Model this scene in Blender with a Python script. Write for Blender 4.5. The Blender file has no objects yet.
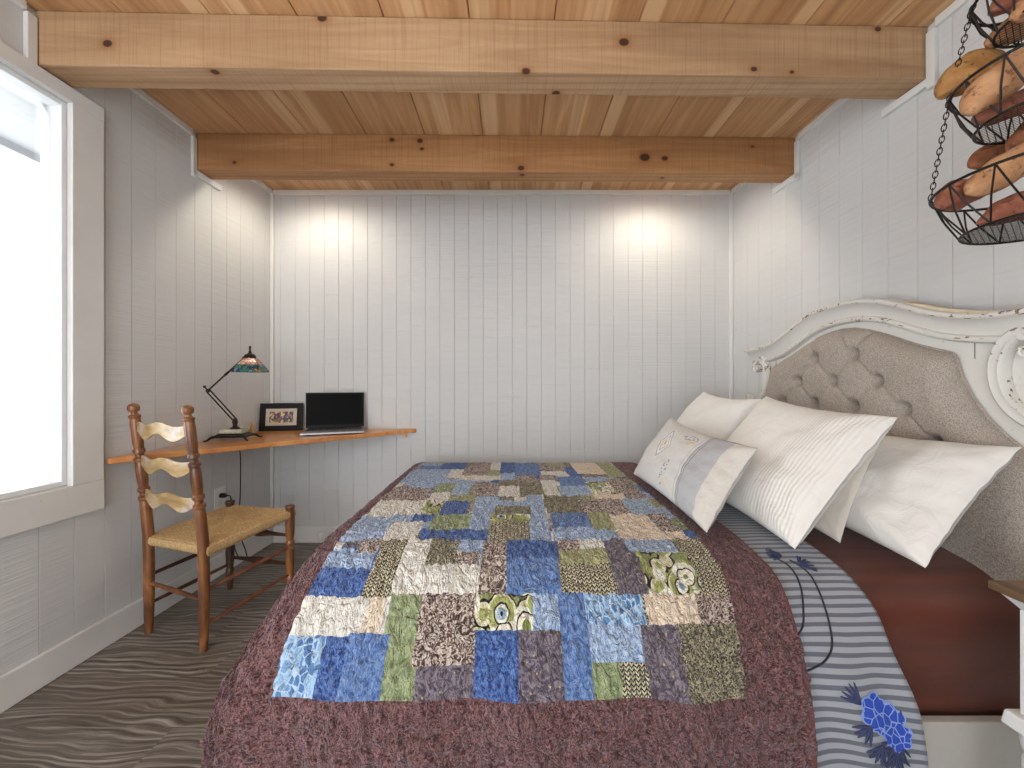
import bpy, bmesh, math, random
from mathutils import Vector, Matrix
PI = math.pi
S = bpy.context.scene
COL = S.collection
F = 380.0
EYE = 1.053

# ------------------------------------------------------------------ node helpers
def lin(c):
    return tuple((v/12.92 if v <= 0.04045 else ((v+0.055)/1.055)**2.4) for v in c)
def rgb(r, g, b):
    return lin((r/255, g/255, b/255)) + (1.0,)

class NT:
    def __init__(s, name):
        s.m = bpy.data.materials.new(name); s.m.use_nodes = True
        s.t = s.m.node_tree; s.t.nodes.clear()
        s.out = s.t.nodes.new('ShaderNodeOutputMaterial')
    def n(s, typ, ins=None, **props):
        nd = s.t.nodes.new(typ)
        for k, v in props.items(): setattr(nd, k, v)
        for k, v in (ins or {}).items(): s.set(nd.inputs[k], v)
        return nd
    def set(s, sock, v):
        if isinstance(v, bpy.types.NodeSocket): s.t.links.new(v, sock)
        else: sock.default_value = v
    def coord(s, kind='Object'): return s.n('ShaderNodeTexCoord').outputs[kind]
    def pos(s): return s.n('ShaderNodeNewGeometry').outputs['Position']
    def map(s, v, scale=(1,1,1), loc=(0,0,0), rot=(0,0,0)):
        return s.n('ShaderNodeMapping', {'Vector': v, 'Scale': scale, 'Location': loc, 'Rotation': rot}).outputs[0]
    def noise(s, v, scale, detail=3, rough=.55, dist=0, out='Fac'):
        return s.n('ShaderNodeTexNoise', {'Vector': v, 'Scale': scale, 'Detail': detail, 'Roughness': rough, 'Distortion': dist}).outputs[out]
    def vor(s, v, scale, feature='F1', out='Distance', rnd=1.0):
        return s.n('ShaderNodeTexVoronoi', {'Vector': v, 'Scale': scale, 'Randomness': rnd}, feature=feature).outputs[out]
    def wave(s, v, scale, dist=0, detail=2, dscale=1, direction='X', typ='BANDS', profile='SIN'):
        kw = dict(wave_type=typ, wave_profile=profile)
        if typ == 'BANDS': kw['bands_direction'] = direction
        else: kw['rings_direction'] = direction
        return s.n('ShaderNodeTexWave', {'Vector': v, 'Scale': scale, 'Distortion': dist, 'Detail': detail, 'Detail Scale': dscale}, **kw).outputs['Fac']
    def ma(s, op, a, b=0.0, c=None, clamp=False):
        nd = s.n('ShaderNodeMath', {0: a, 1: b}, operation=op, use_clamp=clamp)
        if c is not None: s.set(nd.inputs[2], c)
        return nd.outputs[0]
    def ramp(s, f, stops, interp='LINEAR'):
        nd = s.n('ShaderNodeValToRGB', {'Fac': f}); r = nd.color_ramp; r.interpolation = interp
        while len(r.elements) < len(stops): r.elements.new(.5)
        for e, (p, c) in zip(r.elements, stops):
            e.position = p; e.color = c if len(c) == 4 else tuple(c)+(1,)
        return nd.outputs[0]
    def step(s, f, a, b): return s.n('ShaderNodeMapRange', {'Value': f, 'From Min': a, 'From Max': b}, interpolation_type='SMOOTHSTEP').outputs[0]
    def mix(s, f, a, b, blend='MIX'):
        nd = s.n('ShaderNodeMix', data_type='RGBA', blend_type=blend)
        s.set(nd.inputs[0], f); s.set(nd.inputs[6], a); s.set(nd.inputs[7], b)
        return nd.outputs[2]
    def bump(s, h, strength=.3, dist=.01, normal=None):
        ins = {'Height': h, 'Strength': strength, 'Distance': dist}
        if normal is not None: ins['Normal'] = normal
        return s.n('ShaderNodeBump', ins).outputs[0]
    def sep(s, v): return s.n('ShaderNodeSeparateXYZ', {0: v}).outputs
    def comb(s, x, y, z): return s.n('ShaderNodeCombineXYZ', {0: x, 1: y, 2: z}).outputs[0]
    def wn(s, v, dim='1D', out='Value'):
        nd = s.n('ShaderNodeTexWhiteNoise', noise_dimensions=dim)
        s.set(nd.inputs['W' if dim == '1D' else 'Vector'], v); return nd.outputs[out]
    def bsdf(s, color, rough=.5, normal=None, metal=0, spec=.5, **kw):
        ins = {'Base Color': color, 'Roughness': rough, 'Metallic': metal, 'Specular IOR Level': spec}
        if normal is not None: ins['Normal'] = normal
        ins.update(kw)
        nd = s.n('ShaderNodeBsdfPrincipled', ins)
        s.t.links.new(nd.outputs[0], s.out.inputs[0]); return s.m

def plain(name, c, rough=.5, metal=0, spec=.5, bump=0, bscale=60):
    t = NT(name); v = t.coord()
    nz = t.noise(v, bscale, 4)
    col = t.mix(t.ma('MULTIPLY', nz, .35), c, tuple(x*.72 for x in c[:3])+(1,))
    return t.bsdf(col, rough, t.bump(nz, bump, .004) if bump else None, metal, spec)

# ------------------------------------------------------------------ mesh helpers
class MB:
    def __init__(s): s.v = []; s.f = []; s.mi = []; s.uv = None
    def add(s, vs, fs, mi=0):
        b = len(s.v); s.v += [Vector(p) for p in vs]
        for f in fs: s.f.append([b+i for i in f]); s.mi.append(mi)
        return b
    def box(s, a, b, M=None, mi=0):
        x0,y0,z0 = a; x1,y1,z1 = b
        vs = [Vector((x,y,z)) for z in (z0,z1) for y in (y0,y1) for x in (x0,x1)]
        if M is not None: vs = [M @ p for p in vs]
        return s.add(vs, [(0,2,3,1),(4,5,7,6),(0,1,5,4),(2,6,7,3),(0,4,6,2),(1,3,7,5)], mi)
    def grid(s, nu, nv, fn, mi=0, wrapu=False, wrapv=False):
        vs = [fn(i, j) for j in range(nv) for i in range(nu)]
        fs = []
        for j in range(nv if wrapv else nv-1):
            for i in range(nu if wrapu else nu-1):
                i2 = (i+1) % nu; j2 = (j+1) % nv
                fs.append((j*nu+i, j*nu+i2, j2*nu+i2, j2*nu+i))
        return s.add(vs, fs, mi)
    def tube(s, pts, rad, n=8, closed=False, caps=True, mi=0):
        pts = [Vector(p) for p in pts]; m = len(pts)
        if not hasattr(rad, '__len__'): rad = [rad]*m
        tan = []
        for i in range(m):
            a = pts[(i-1) % m] if (closed or i > 0) else pts[i]
            b = pts[(i+1) % m] if (closed or i < m-1) else pts[i]
            d = b-a
            if d.length < 1e-9: d = tan[-1] if tan else Vector((0,0,1))
            tan.append(d.normalized())
        t0 = tan[0]; up = Vector((0,0,1)) if abs(t0.z) < .9 else Vector((1,0,0))
        nrm = (up - t0*up.dot(t0)).normalized(); rings = []
        for i in range(m):
            t = tan[i]; nrm = (nrm - t*nrm.dot(t))
            nrm = nrm.normalized() if nrm.length > 1e-6 else t.orthogonal().normalized()
            bn = t.cross(nrm)
            rings.append([pts[i] + (nrm*math.cos(2*PI*k/n) + bn*math.sin(2*PI*k/n))*rad[i] for k in range(n)])
        vs = [p for r in rings for p in r]; fs = []
        for i in range(m if closed else m-1):
            i2 = (i+1) % m
            for k in range(n):
                k2 = (k+1) % n
                fs.append((i*n+k, i*n+k2, i2*n+k2, i2*n+k))
        if caps and not closed:
            fs.append(tuple(range(n-1,-1,-1))); fs.append(tuple((m-1)*n+k for k in range(n)))
        return s.add(vs, fs, mi)
    def lathe(s, prof, center, n=24, axis=None, mi=0):       # prof: (radius, height) pairs
        c = Vector(center); pts = [c + Vector((0,0,h)) for r, h in prof]
        vs = []; fs = []
        for (r, h), p in zip(prof, pts):
            for k in range(n):
                a = 2*PI*k/n; vs.append(p + Vector((r*math.cos(a), r*math.sin(a), 0)))
        m = len(prof)
        for i in range(m-1):
            for k in range(n):
                k2 = (k+1) % n; fs.append((i*n+k, i*n+k2, (i+1)*n+k2, (i+1)*n+k))
        fs.append(tuple(range(n-1,-1,-1))); fs.append(tuple((m-1)*n+k for k in range(n)))
        return s.add(vs, fs, mi)
    def prism(s, poly, d, mi=0):                             # poly: 3-D points in a plane, d: extrusion vector
        d = Vector(d); n = len(poly)
        vs = [Vector(p) for p in poly] + [Vector(p)+d for p in poly]
        fs = [tuple(range(n-1,-1,-1)), tuple(range(n, 2*n))]
        fs += [(i, (i+1) % n, n+(i+1) % n, n+i) for i in range(n)]
        return s.add(vs, fs, mi)
    def sphere(s, c, r, n=12, m=8, sc=(1,1,1), mi=0):
        c = Vector(c)
        def fn(i, j):
            th = PI*j/(m-1); ph = 2*PI*i/n
            rr = max(math.sin(th), 1e-3)
            return c + Vector((r*sc[0]*rr*math.cos(ph), r*sc[1]*rr*math.sin(ph), r*sc[2]*math.cos(th)))
        return s.grid(n, m, fn, mi, wrapu=True)

ORG = {}
def obj(name, mb, mats, parent=None, smooth=True, angle=35, bevel=0, subd=0, solid=0, origin=None, recalc=True):
    if not isinstance(mats, (list, tuple)): mats = [mats]
    if parent is None:
        if origin is None:
            xs = [p.x for p in mb.v]; ys = [p.y for p in mb.v]; zs = [p.z for p in mb.v]
            origin = Vector(((min(xs)+max(xs))/2, (min(ys)+max(ys))/2, min(zs)))
        o0 = Vector(origin)
    else: o0 = ORG[parent.name]
    me = bpy.data.meshes.new(name)
    me.from_pydata([p-o0 for p in mb.v], [], mb.f)
    for m in mats: me.materials.append(m)
    me.polygons.foreach_set('material_index', mb.mi)
    if mb.uv:
        ul = me.uv_layers.new(name='cloth')
        for lp in me.loops: ul.data[lp.index].uv = mb.uv[lp.vertex_index]
    if recalc:
        bm = bmesh.new(); bm.from_mesh(me); bmesh.ops.recalc_face_normals(bm, faces=bm.faces); bm.to_mesh(me); bm.free()
    if smooth:
        me.polygons.foreach_set('use_smooth', [True]*len(me.polygons))
        me.set_sharp_from_angle(angle=math.radians(angle))
    me.update()
    o = bpy.data.objects.new(name, me); COL.objects.link(o)
    if parent: o.parent = parent
    else: o.location = o0
    ORG[o.name] = o0
    if solid:
        md = o.modifiers.new('thickness', 'SOLIDIFY'); md.thickness = solid; md.offset = -1
    if bevel:
        md = o.modifiers.new('bevel', 'BEVEL'); md.width = bevel; md.segments = 2; md.limit_method = 'ANGLE'; md.angle_limit = math.radians(40)
    if subd:
        md = o.modifiers.new('subdivision', 'SUBSURF'); md.levels = subd; md.render_levels = subd
    return o
def tag(o, label=None, cat=None, group=None, kind=None):
    if label: o['label'] = label
    if cat: o['category'] = cat
    if group: o['group'] = group
    if kind: o['kind'] = kind
    return o
def thing(name, loc, label, cat, group=None):
    o = bpy.data.objects.new(name, None); COL.objects.link(o); o.location = loc
    o.empty_display_size = .05; ORG[o.name] = Vector(loc)
    return tag(o, label, cat, group)
def struct(o, label=None): o['kind'] = 'structure'; return tag(o, label)

def interp(xs, ys, x):
    if x <= xs[0]: return ys[0]
    for i in range(len(xs)-1):
        if x <= xs[i+1]:
            t = (x-xs[i])/(xs[i+1]-xs[i]); return ys[i]+(ys[i+1]-ys[i])*t
    return ys[-1]
def catmull(pts, n=8, closed=False):
    pts = [Vector(p) for p in pts]; out = []; m = len(pts)
    rng = m if closed else m-1
    for i in range(rng):
        if closed: p0,p1,p2,p3 = pts[(i-1)%m],pts[i],pts[(i+1)%m],pts[(i+2)%m]
        else: p0,p1,p2,p3 = pts[max(i-1,0)],pts[i],pts[i+1],pts[min(i+2,m-1)]
        for k in range(n):
            t = k/n
            out.append(.5*((2*p1)+(p2-p0)*t+(2*p0-5*p1+4*p2-p3)*t*t+(3*p1-p0-3*p2+p3)*t**3))
    if not closed: out.append(pts[-1])
    return out
def smooth01(t): t = max(0, min(1, t)); return t*t*(3-2*t)

# ------------------------------------------------------------------ materials
def mat_wall(name='painted_board'):
    t = NT(name); v = t.coord()
    saw = t.noise(t.map(v, (3, 3, 160)), 1, 3, .6)
    saw2 = t.noise(t.map(v, (1.5, 1.5, 45)), 1, 2, .5)
    big = t.noise(v, 2.5, 3)
    col = t.mix(big, rgb(201,202,202), rgb(213,214,214))
    col = t.mix(t.ma('MULTIPLY', t.step(saw, .62, .75), .16), col, rgb(150,148,144))
    h = t.ma('ADD', saw, t.ma('MULTIPLY', saw2, 1.2))
    return t.bsdf(col, .55, t.bump(h, .6, .004), spec=.35)
M_WALL = mat_wall()
def mat_trim():
    t = NT('white_trim_paint'); v = t.coord()
    n = t.noise(v, 9, 4)
    spot = t.step(t.noise(v, 38, 2), .72, .78)
    col = t.mix(n, rgb(213,213,211), rgb(228,228,226))
    col = t.mix(t.ma('MULTIPLY', spot, .3), col, rgb(170,166,160))
    return t.bsdf(col, .42, t.bump(n, .1, .003))
M_TRIM = mat_trim()

def mat_timber(name, base, dark, light, axis='X', knots=(), pitch=0, sawn=True, warm=None):
    """sawn softwood with grain along axis, optional board-to-board variation and knots (object-space points)"""
    t = NT(name); v = t.coord()
    sx = (1.2, 16, 16) if axis == 'X' else (16, 1.2, 16)
    vv = v
    if pitch:
        p = t.sep(v)
        idx = t.ma('FLOOR', t.ma('DIVIDE', p[0], pitch))
        r = t.wn(idx)
        vv = t.n('ShaderNodeVectorMath', {0: v, 1: t.comb(0, t.ma('MULTIPLY', r, 37.0), t.ma('MULTIPLY', r, 11.0))}, operation='ADD').outputs[0]
    # knots bend the grain
    kn = None
    for (kx, ky, kz, kr) in knots:
        d = t.n('ShaderNodeVectorMath', {0: t.map(v, (.75, 1, 1)), 1: (kx*.75, ky, kz)}, operation='DISTANCE').outputs['Value']
        g = t.ma('DIVIDE', kr, t.ma('ADD', d, kr*.12))
        kn = g if kn is None else t.ma('MAXIMUM', kn, g)
    n1 = t.noise(t.map(vv, sx), 1, 5, .62, 1.3)
    n2 = t.noise(t.map(vv, tuple(k*.33 for k in sx)), 1, 3, .5, .7)
    gr = t.ma('ADD', t.ma('MULTIPLY', n1, .62), t.ma('MULTIPLY', n2, .42))
    if kn is not None: gr = t.ma('ADD', gr, t.ma('MULTIPLY', t.ma('MINIMUM', kn, 1.0), .10))
    rings = t.wave(t.map(vv, (.35, 7, 7) if axis == 'X' else (7, .35, 7)), 1.4, 5, 2, .6, 'Y' if axis == 'X' else 'X')
    col = t.ramp(gr, [(.25, light), (.5, base), (.78, dark)])
    col = t.mix(t.ma('MULTIPLY', t.step(rings, .55, 1), .10 if pitch else .35), col, dark)
    if pitch:
        r2 = t.wn(t.ma('ADD', idx, 31.7))
        col = t.mix(t.ma('MULTIPLY', r2, .38), col, dark)
        fr = t.ma('FRACT', t.ma('DIVIDE', p[0], pitch))
        wob = t.ma('ADD', fr, t.ma('MULTIPLY', t.ma('SUBTRACT', n2, .5), .16))
        sap = t.ma('MULTIPLY', t.step(t.ma('ABSOLUTE', t.ma('SUBTRACT', wob, t.wn(t.ma('ADD', idx, 5.3)))), .13, .09), t.step(r, .2, .25))
        col = t.mix(t.ma('MULTIPLY', sap, .65), col, light)
        streak = t.noise(t.map(vv, (15, .5, 1)), 1, 3, .5, 1.6)
        col = t.mix(t.ma('MULTIPLY', t.step(streak, .5, .72), .4), col, dark)
    if sawn:
        sm = t.noise(t.map(v, (150, 3, 3) if axis == 'X' else (3, 150, 3)), 1, 2, .5)
        col = t.mix(t.ma('MULTIPLY', t.step(sm, .46, .72), .34), col, dark)
    if kn is not None:
        core = t.step(kn, .85, 1.3); halo = t.step(kn, .36, .85)
        col = t.mix(t.ma('MULTIPLY', halo, .35), col, rgb(150,92,52))
        col = t.mix(core, col, rgb(72,44,30))
    h = t.ma('ADD', n1, sm) if sawn else n1
    return t.bsdf(col, .62, t.bump(h, .22, .004), spec=.3)

def mat_floor():
    t = NT('weathered_plank_floor'); v = t.coord(); p = t.sep(v)
    iy = t.ma('FLOOR', t.ma('DIVIDE', p[1], .2)); r = t.wn(iy)
    ix = t.ma('FLOOR', t.ma('DIVIDE', t.ma('ADD', p[0], t.ma('MULTIPLY', r, 1.9)), 1.9))
    r2 = t.wn(t.comb(ix, iy, 0), '3D')
    vv = t.n('ShaderNodeVectorMath', {0: v, 1: t.comb(t.ma('MULTIPLY', r2, 23), t.ma('MULTIPLY', r2, 9), r2)}, operation='ADD').outputs[0]
    warp = t.n('ShaderNodeVectorMath', {0: vv, 1: t.n('ShaderNodeVectorMath', {0: t.noise(t.map(vv,(1.3,3.2,1)), 1.6, 2, out='Color'), 1: (.0,.15,.0)}, operation='MULTIPLY').outputs[0]}, operation='ADD').outputs[0]
    rings = t.wave(t.map(warp, (.05, 1, 1)), 14, 2.0, 3, 2.0, 'Y')
    fine = t.noise(t.map(warp, (3.5, 130, 1)), 1, 6, .72, .3)
    big = t.noise(t.map(vv, (1.2, 3, 1)), 1, 3)
    g = t.ma('ADD', t.ma('MULTIPLY', rings, .13), t.ma('MULTIPLY', fine, .87))
    col = t.ramp(g, [(.30, rgb(48,41,35)), (.50, rgb(116,108,99)), (.70, rgb(196,190,182))])
    col = t.mix(t.ma('MULTIPLY', t.step(big, .5, .7), .35), col, rgb(98,76,56))
    col = t.mix(t.ma('MULTIPLY', r2, .3), col, rgb(60,50,43))
    return t.bsdf(col, t.ma('ADD', .26, t.ma('MULTIPLY', fine, .3)), t.bump(g, .35, .004), spec=.6)

# ------------------------------------------------------------------ room shell
YB, ZC = 2.533, 2.34
def XL(y): return -1.602 - .034*(YB-y)
def XR(y): return 1.465 + .030*(YB-y)
YF = -1.3                                  # room continues behind the viewer
WY0, WY1, WZ0, WZ1 = .25, 1.405, .68, 2.088     # window opening in left wall

def panel_wall(name, origin, along, out, length, z0, z1, hole=None, off=0, pitch=.1):
    """vertical board panelling as one mesh: boards with V-grooves, front face looks along `out`"""
    mb = MB(); o = Vector(origin); a = Vector(along).normalized(); n = Vector(out).normalized()
    cuts = [0.0]; s = off
    while s < length:
        if s > 1e-3: cuts.append(s)
        s += pitch
    cuts.append(length)
    g = .0016; d = .004
    def strip(s0, s1, za, zb, gl, gr):
        prof = [(s0, d if gl else 0)] + ([(s0+g, 0)] if gl else []) + ([(s1-g, 0)] if gr else []) + [(s1, d if gr else 0)]
        vs = []
        for (q, dep) in prof:
            b = o + a*q - n*dep
            vs += [b+Vector((0,0,za)), b+Vector((0,0,zb))]
        mb.add(vs, [(2*i, 2*i+2, 2*i+3, 2*i+1) for i in range(len(prof)-1)])
    for c0, c1 in zip(cuts[:-1], cuts[1:]):
        if hole and c1 > hole[0] and c0 < hole[1]:
            h0, h1, hz0, hz1 = hole
            if c0 < h0: strip(c0, h0, z0, z1, True, False)
            if c1 > h1: strip(h1, c1, z0, z1, False, True)
            a0, a1 = max(c0, h0), min(c1, h1)
            strip(a0, a1, z0, hz0, c0 >= h0, c1 <= h1); strip(a0, a1, hz1, z1, c0 >= h0, c1 <= h1)
        else: strip(c0, c1, z0, z1, True, True)
    # rear sheet gives the wall its thickness
    th = .09
    def quad(s0, s1, za, zb):
        mb.add([o+a*s0-n*th+Vector((0,0,za)), o+a*s1-n*th+Vector((0,0,za)), o+a*s1-n*th+Vector((0,0,zb)), o+a*s0-n*th+Vector((0,0,zb))], [(0,1,2,3)])
    if hole:
        h0,h1,hz0,hz1 = hole
        quad(0,h0,z0,z1); quad(h1,length,z0,z1); quad(h0,h1,z0,hz0); quad(h0,h1,hz1,z1)
        for (q0,q1,za,zb) in ((h0,h0,hz0,hz1),(h1,h1,hz0,hz1)):
            b = o+a*q0
            mb.add([b+Vector((0,0,za)), b-n*th+Vector((0,0,za)), b-n*th+Vector((0,0,zb)), b+Vector((0,0,zb))], [(0,1,2,3)])
        for zz in (hz0, hz1):
            mb.add([o+a*h0+Vector((0,0,zz)), o+a*h1+Vector((0,0,zz)), o+a*h1-n*th+Vector((0,0,zz)), o+a*h0-n*th+Vector((0,0,zz))], [(0,1,2,3)])
    else: quad(0, length, z0, z1)
    return struct(obj(name, mb, M_WALL, smooth=False, recalc=False))

aL = Vector((XL(0)-XL(1), -1, 0)).normalized()          # runs from back corner towards the viewer
aR = Vector((XR(0)-XR(1), -1, 0)).normalized()
nL = Vector((aL.y*-1, aL.x, 0)); nL = nL if nL.x > 0 else -nL
nR = Vector((aR.y, -aR.x, 0)); nR = nR if nR.x < 0 else -nR
LL = (YB-YF)/abs(aL.y); LR = (YB-YF)/abs(aR.y)
sW0, sW1 = (YB-WY1)/abs(aL.y), (YB-WY0)/abs(aL.y)
panel_wall('wall_back', (XL(YB), YB, 0), (1,0,0), (0,-1,0), XR(YB)-XL(YB), 0, ZC, off=.06, pitch=.0965)
panel_wall('wall_left', (XL(YB), YB, 0), aL, nL, LL, 0, ZC, hole=(sW0, sW1, WZ0, WZ1), off=.07, pitch=.104)
panel_wall('wall_right', (XR(YB), YB, 0), aR, nR, LR, 0, ZC, off=.05, pitch=.108)
panel_wall('wall_light_block', (1.62, YF+.002, 0), (-1,0,0), (0,1,0), 1.75, 0, ZC, off=.05, pitch=.1)  # added unseen half wall, cuts fill light from the open end
def PL(y, off, z): return Vector((XL(y), y, z)) + nL*off
def PR(y, off, z): return Vector((XR(y), y, z)) + nR*off

mb = MB(); y = -1.4                                       # floor of long planks laid across the room
random.seed(4)
while y < YB-.001:
    y2 = min(y+.2, YB); g = .0015
    mb.add([(-1.95,y+g,0),(1.75,y+g,0),(1.75,y2-g,0),(-1.95,y2-g,0)], [(0,1,2,3)])
    mb.add([(-1.95,y2-g,0),(1.75,y2-g,0),(1.75,y2,-.004),(-1.95,y2,-.004)], [(0,1,2,3)])
    mb.add([(-1.95,y,-.004),(1.75,y,-.004),(1.75,y+g,0),(-1.95,y+g,0)], [(0,1,2,3)])
    y = y2
mb.box((-1.95,-1.4,-.08),(1.75,YB+.09,-.03))
struct(obj('floor', mb, mat_floor(), smooth=False, origin=(0,-.033,0)))

M_CEIL = mat_timber('cedar_ceiling_board', rgb(202,158,114), rgb(150,104,66), rgb(226,190,148), 'Y', pitch=.30, sawn=False)
mb = MB(); x = -1.95
while x < 1.75:
    x2 = x+.30; g = .003
    mb.add([(x+g,YF,ZC),(x2-g,YF,ZC),(x2-g,YB,ZC),(x+g,YB,ZC)], [(0,3,2,1)])
    mb.add([(x2-g,YF,ZC),(x2,YF,ZC+.008),(x2,YB,ZC+.008),(x2-g,YB,ZC)], [(0,3,2,1)])
    mb.add([(x,YF,ZC+.008),(x+g,YF,ZC),(x+g,YB,ZC),(x,YB,ZC+.008)], [(0,3,2,1)])
    x = x2
mb.box((-1.95,YF,ZC+.03),(1.75,YB+.09,ZC+.09))
struct(obj('ceiling', mb, M_CEIL, smooth=False, origin=(-1.95,0,ZC)))

# ------------------------------------------------------------------ beams
def beam(y0l, y0r, th, zb, label, knots, hues):
    xl, xr = XL(y0l)+.004, XR(y0r)-.004
    mb = MB()
    mb.add([(xl,y0l,zb),(xr,y0r,zb),(XR(y0r+th)-.004,y0r+th,zb),(XL(y0l+th)+.004,y0l+th,zb),
            (xl,y0l,ZC-.002),(xr,y0r,ZC-.002),(XR(y0r+th)-.004,y0r+th,ZC-.002),(XL(y0l+th)+.004,y0l+th,ZC-.002)],
           [(0,3,2,1),(4,5,6,7),(0,1,5,4),(1,2,6,5),(2,3,7,6),(3,0,4,7)])
    ox = Vector((0, (y0l+y0r)/2, zb))
    kk = []
    for (px, py, r) in knots:                             # knots seen on the front face or the underside
        yy = y0l + (y0r-y0l)*((px-512)/380*1.35+1.6)/3.1
        X = (px-512)/F*yy; Z = EYE+(384-py)/F*yy
        if Z < zb: yy = (zb-EYE)*F/(384-py); X = (px-512)/F*yy; Z = zb
        kk.append((X-ox.x, yy-ox.y, Z-ox.z, r*1.5))
    m = mat_timber('sawn_beam', *hues, 'X', knots=kk)
    return tag(obj('ceiling_beam', mb, m, smooth=False, bevel=.004, origin=ox), label, 'beam')
beam(1.307, 1.366, .104, 2.152, 'nearer and larger sawn timber beam spanning the plank ceiling',
     [(107,43,.010),(322,18,.010),(215,72,.009),(624,42,.011),(526,71,.009),(556,93,.009),(754,69,.007),(792,72,.005),(878,29,.007)],
     (rgb(176,142,108), rgb(134,100,70), rgb(200,172,138)))
beam(1.944, 1.979, .096, 2.149, 'smaller timber beam nearer the back wall',
     [(235,163,.007),(392,140,.008),(420,141,.009),(422,149,.006),(392,165,.007),(521,168,.010),(522,175,.008),(645,157,.016),(665,158,.010),(662,178,.006),(753,146,.006)],
     (rgb(172,126,84), rgb(128,84,50), rgb(196,156,112)))

# ------------------------------------------------------------------ trim
nt = [0]
def trim(mb, label=None, bevel=.002):
    nt[0] += 1
    return struct(obj('trim_%d' % nt[0], mb, M_TRIM, smooth=False, bevel=bevel), label)
def strip_wall(P, y0, y1, z0, z1, th):
    mb = MB()
    vs = [P(y0,.0005,z0),P(y1,.0005,z0),P(y1,th,z0),P(y0,th,z0),P(y0,.0005,z1),P(y1,.0005,z1),P(y1,th,z1),P(y0,th,z1)]
    mb.add(vs, [(0,1,2,3),(4,7,6,5),(0,4,5,1),(1,5,6,2),(2,6,7,3),(3,7,4,0)]); return mb
mb = MB(); mb.box((XL(YB)+.02, YB-.018, ZC-.03), (XR(YB)-.02, YB-.001, ZC-.001)); trim(mb)
mb = MB(); mb.box((XL(YB)+.001, YB-.02, .116), (XL(YB)+.021, YB-.001, ZC-.03)); trim(mb)
mb = MB(); mb.box((XR(YB)-.021, YB-.02, .116), (XR(YB)-.001, YB-.001, ZC-.03)); trim(mb)
for P, b1, b2, b1e in ((PL, 1.307, 1.944, YF), (PR, 1.366, 1.979, YF)):
    e1 = b1+.104+(.0 if P is PL else .004); e2 = b2+.096
    trim(strip_wall(P, b2-.026, b2-.003, 2.105, ZC-.032, .016))          # upright in front of the farther beam
    trim(strip_wall(P, b2-.026, e2+.06, 2.118, 2.146, .016))             # under the farther beam
    trim(strip_wall(P, e2+.004, YB-.02, ZC-.03, ZC-.001, .016))          # ceiling line
    trim(strip_wall(P, e1+.004, b2-.028, ZC-.03, ZC-.001, .016))
    trim(strip_wall(P, b1-.030, b1-.003, 2.105 if P is PR else 2.145, ZC-.032, .018))
    if P is PR: trim(strip_wall(P, b1-.03, e1+.05, 2.12, 2.149, .016))
    trim(strip_wall(P, YF, b1-.03, ZC-.03, ZC-.001, .016))
def baseboard(name, mb): return struct(obj(name, mb, M_TRIM, smooth=False, bevel=.003))
mb = MB(); mb.box((XL(YB)+.02, YB-.017, .001), (XR(YB)-.02, YB-.001, .113)); baseboard('baseboard_back', mb)
baseboard('baseboard_left', strip_wall(PL, YF, YB-.001, .001, .115, .017))
baseboard('baseboard_right', strip_wall(PR, YF, YB-.001, .001, .115, .017))
# round door stop on the back baseboard
ds = MB(); cx, cz = (322-512)/150, .055
ds.grid(14, 5, lambda i, j: Vector((cx+[.026,.026,.02,.01,.001][j]*math.cos(2*PI*i/14), YB-.0175-[0,.006,.012,.014,.0145][j], cz+[.026,.026,.02,.01,.001][j]*math.sin(2*PI*i/14))), wrapu=True)
tag(obj('door_stop', ds, M_TRIM), 'small round white bumper stuck on the back baseboard', 'door stop')

# ------------------------------------------------------------------ window
win = thing('window_1', PL((WY0+WY1)/2, 0, WZ0), 'large white framed window in the left wall', None); win['kind'] = 'structure'
def casing(y0, y1, z0, z1, th): return strip_wall(PL, y0, y1, z0, z1, th)
cw = .100
for nm, a in (('side_casing', (WY1-.004, WY1+cw, WZ0-.004, WZ1+.002)), ('side_casing', (WY0-cw, WY0+.004, WZ0-.004, WZ1+.002)),
              ('head_casing', (WY0-cw, WY1+cw+.002, WZ1+.002, WZ1+.056)), ('sill_apron', (WY0-cw, WY1+cw+.002, WZ0-.118, WZ0-.004))):
    obj(nm, casing(*a, .022), M_TRIM, win, smooth=False, bevel=.002)
M_SASH = plain('vinyl_sash', rgb(236,238,240), .3)
mb = MB()
def wbox(y0, y1, z0, z1, d0, d1):
    vs = [PL(y, d, z) for z in (z0, z1) for (y, d) in ((y0,d0),(y1,d0),(y1,d1),(y0,d1))]
    mb.add(vs, [(0,3,2,1),(4,5,6,7),(0,1,5,4),(1,2,6,5),(2,3,7,6),(3,0,4,7)])
e = .0175
wbox(WY0, WY0+e, WZ0, WZ1, -.085, -.004); wbox(WY1-e, WY1, WZ0, WZ1, -.085, -.004)
wbox(WY0+e, WY1-e, WZ0, WZ0+e, -.085, -.004); wbox(WY0+e, WY1-e, WZ1-e, WZ1, -.085, -.004)
obj('sash', mb, M_SASH, win, smooth=False, bevel=.002)
t = NT('window_glass')
tr = t.n('ShaderNodeBsdfTransparent', {'Color': (.97,.98,.98,1)}); gl = t.n('ShaderNodeBsdfGlossy', {'Roughness': .02})
fr = t.n('ShaderNodeFresnel', {'IOR': 1.45})
mx = t.n('ShaderNodeMixShader', {0: fr.outputs[0]}); t.t.links.new(tr.outputs[0], mx.inputs[1]); t.t.links.new(gl.outputs[0], mx.inputs[2]); t.t.links.new(mx.outputs[0], t.out.inputs[0])
mb = MB(); wbox(WY0+e-.006, WY1-e+.006, WZ0+e-.006, WZ1-e+.006, -.052, -.046)
obj('pane', mb, t.m, win, smooth=False)
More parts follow.
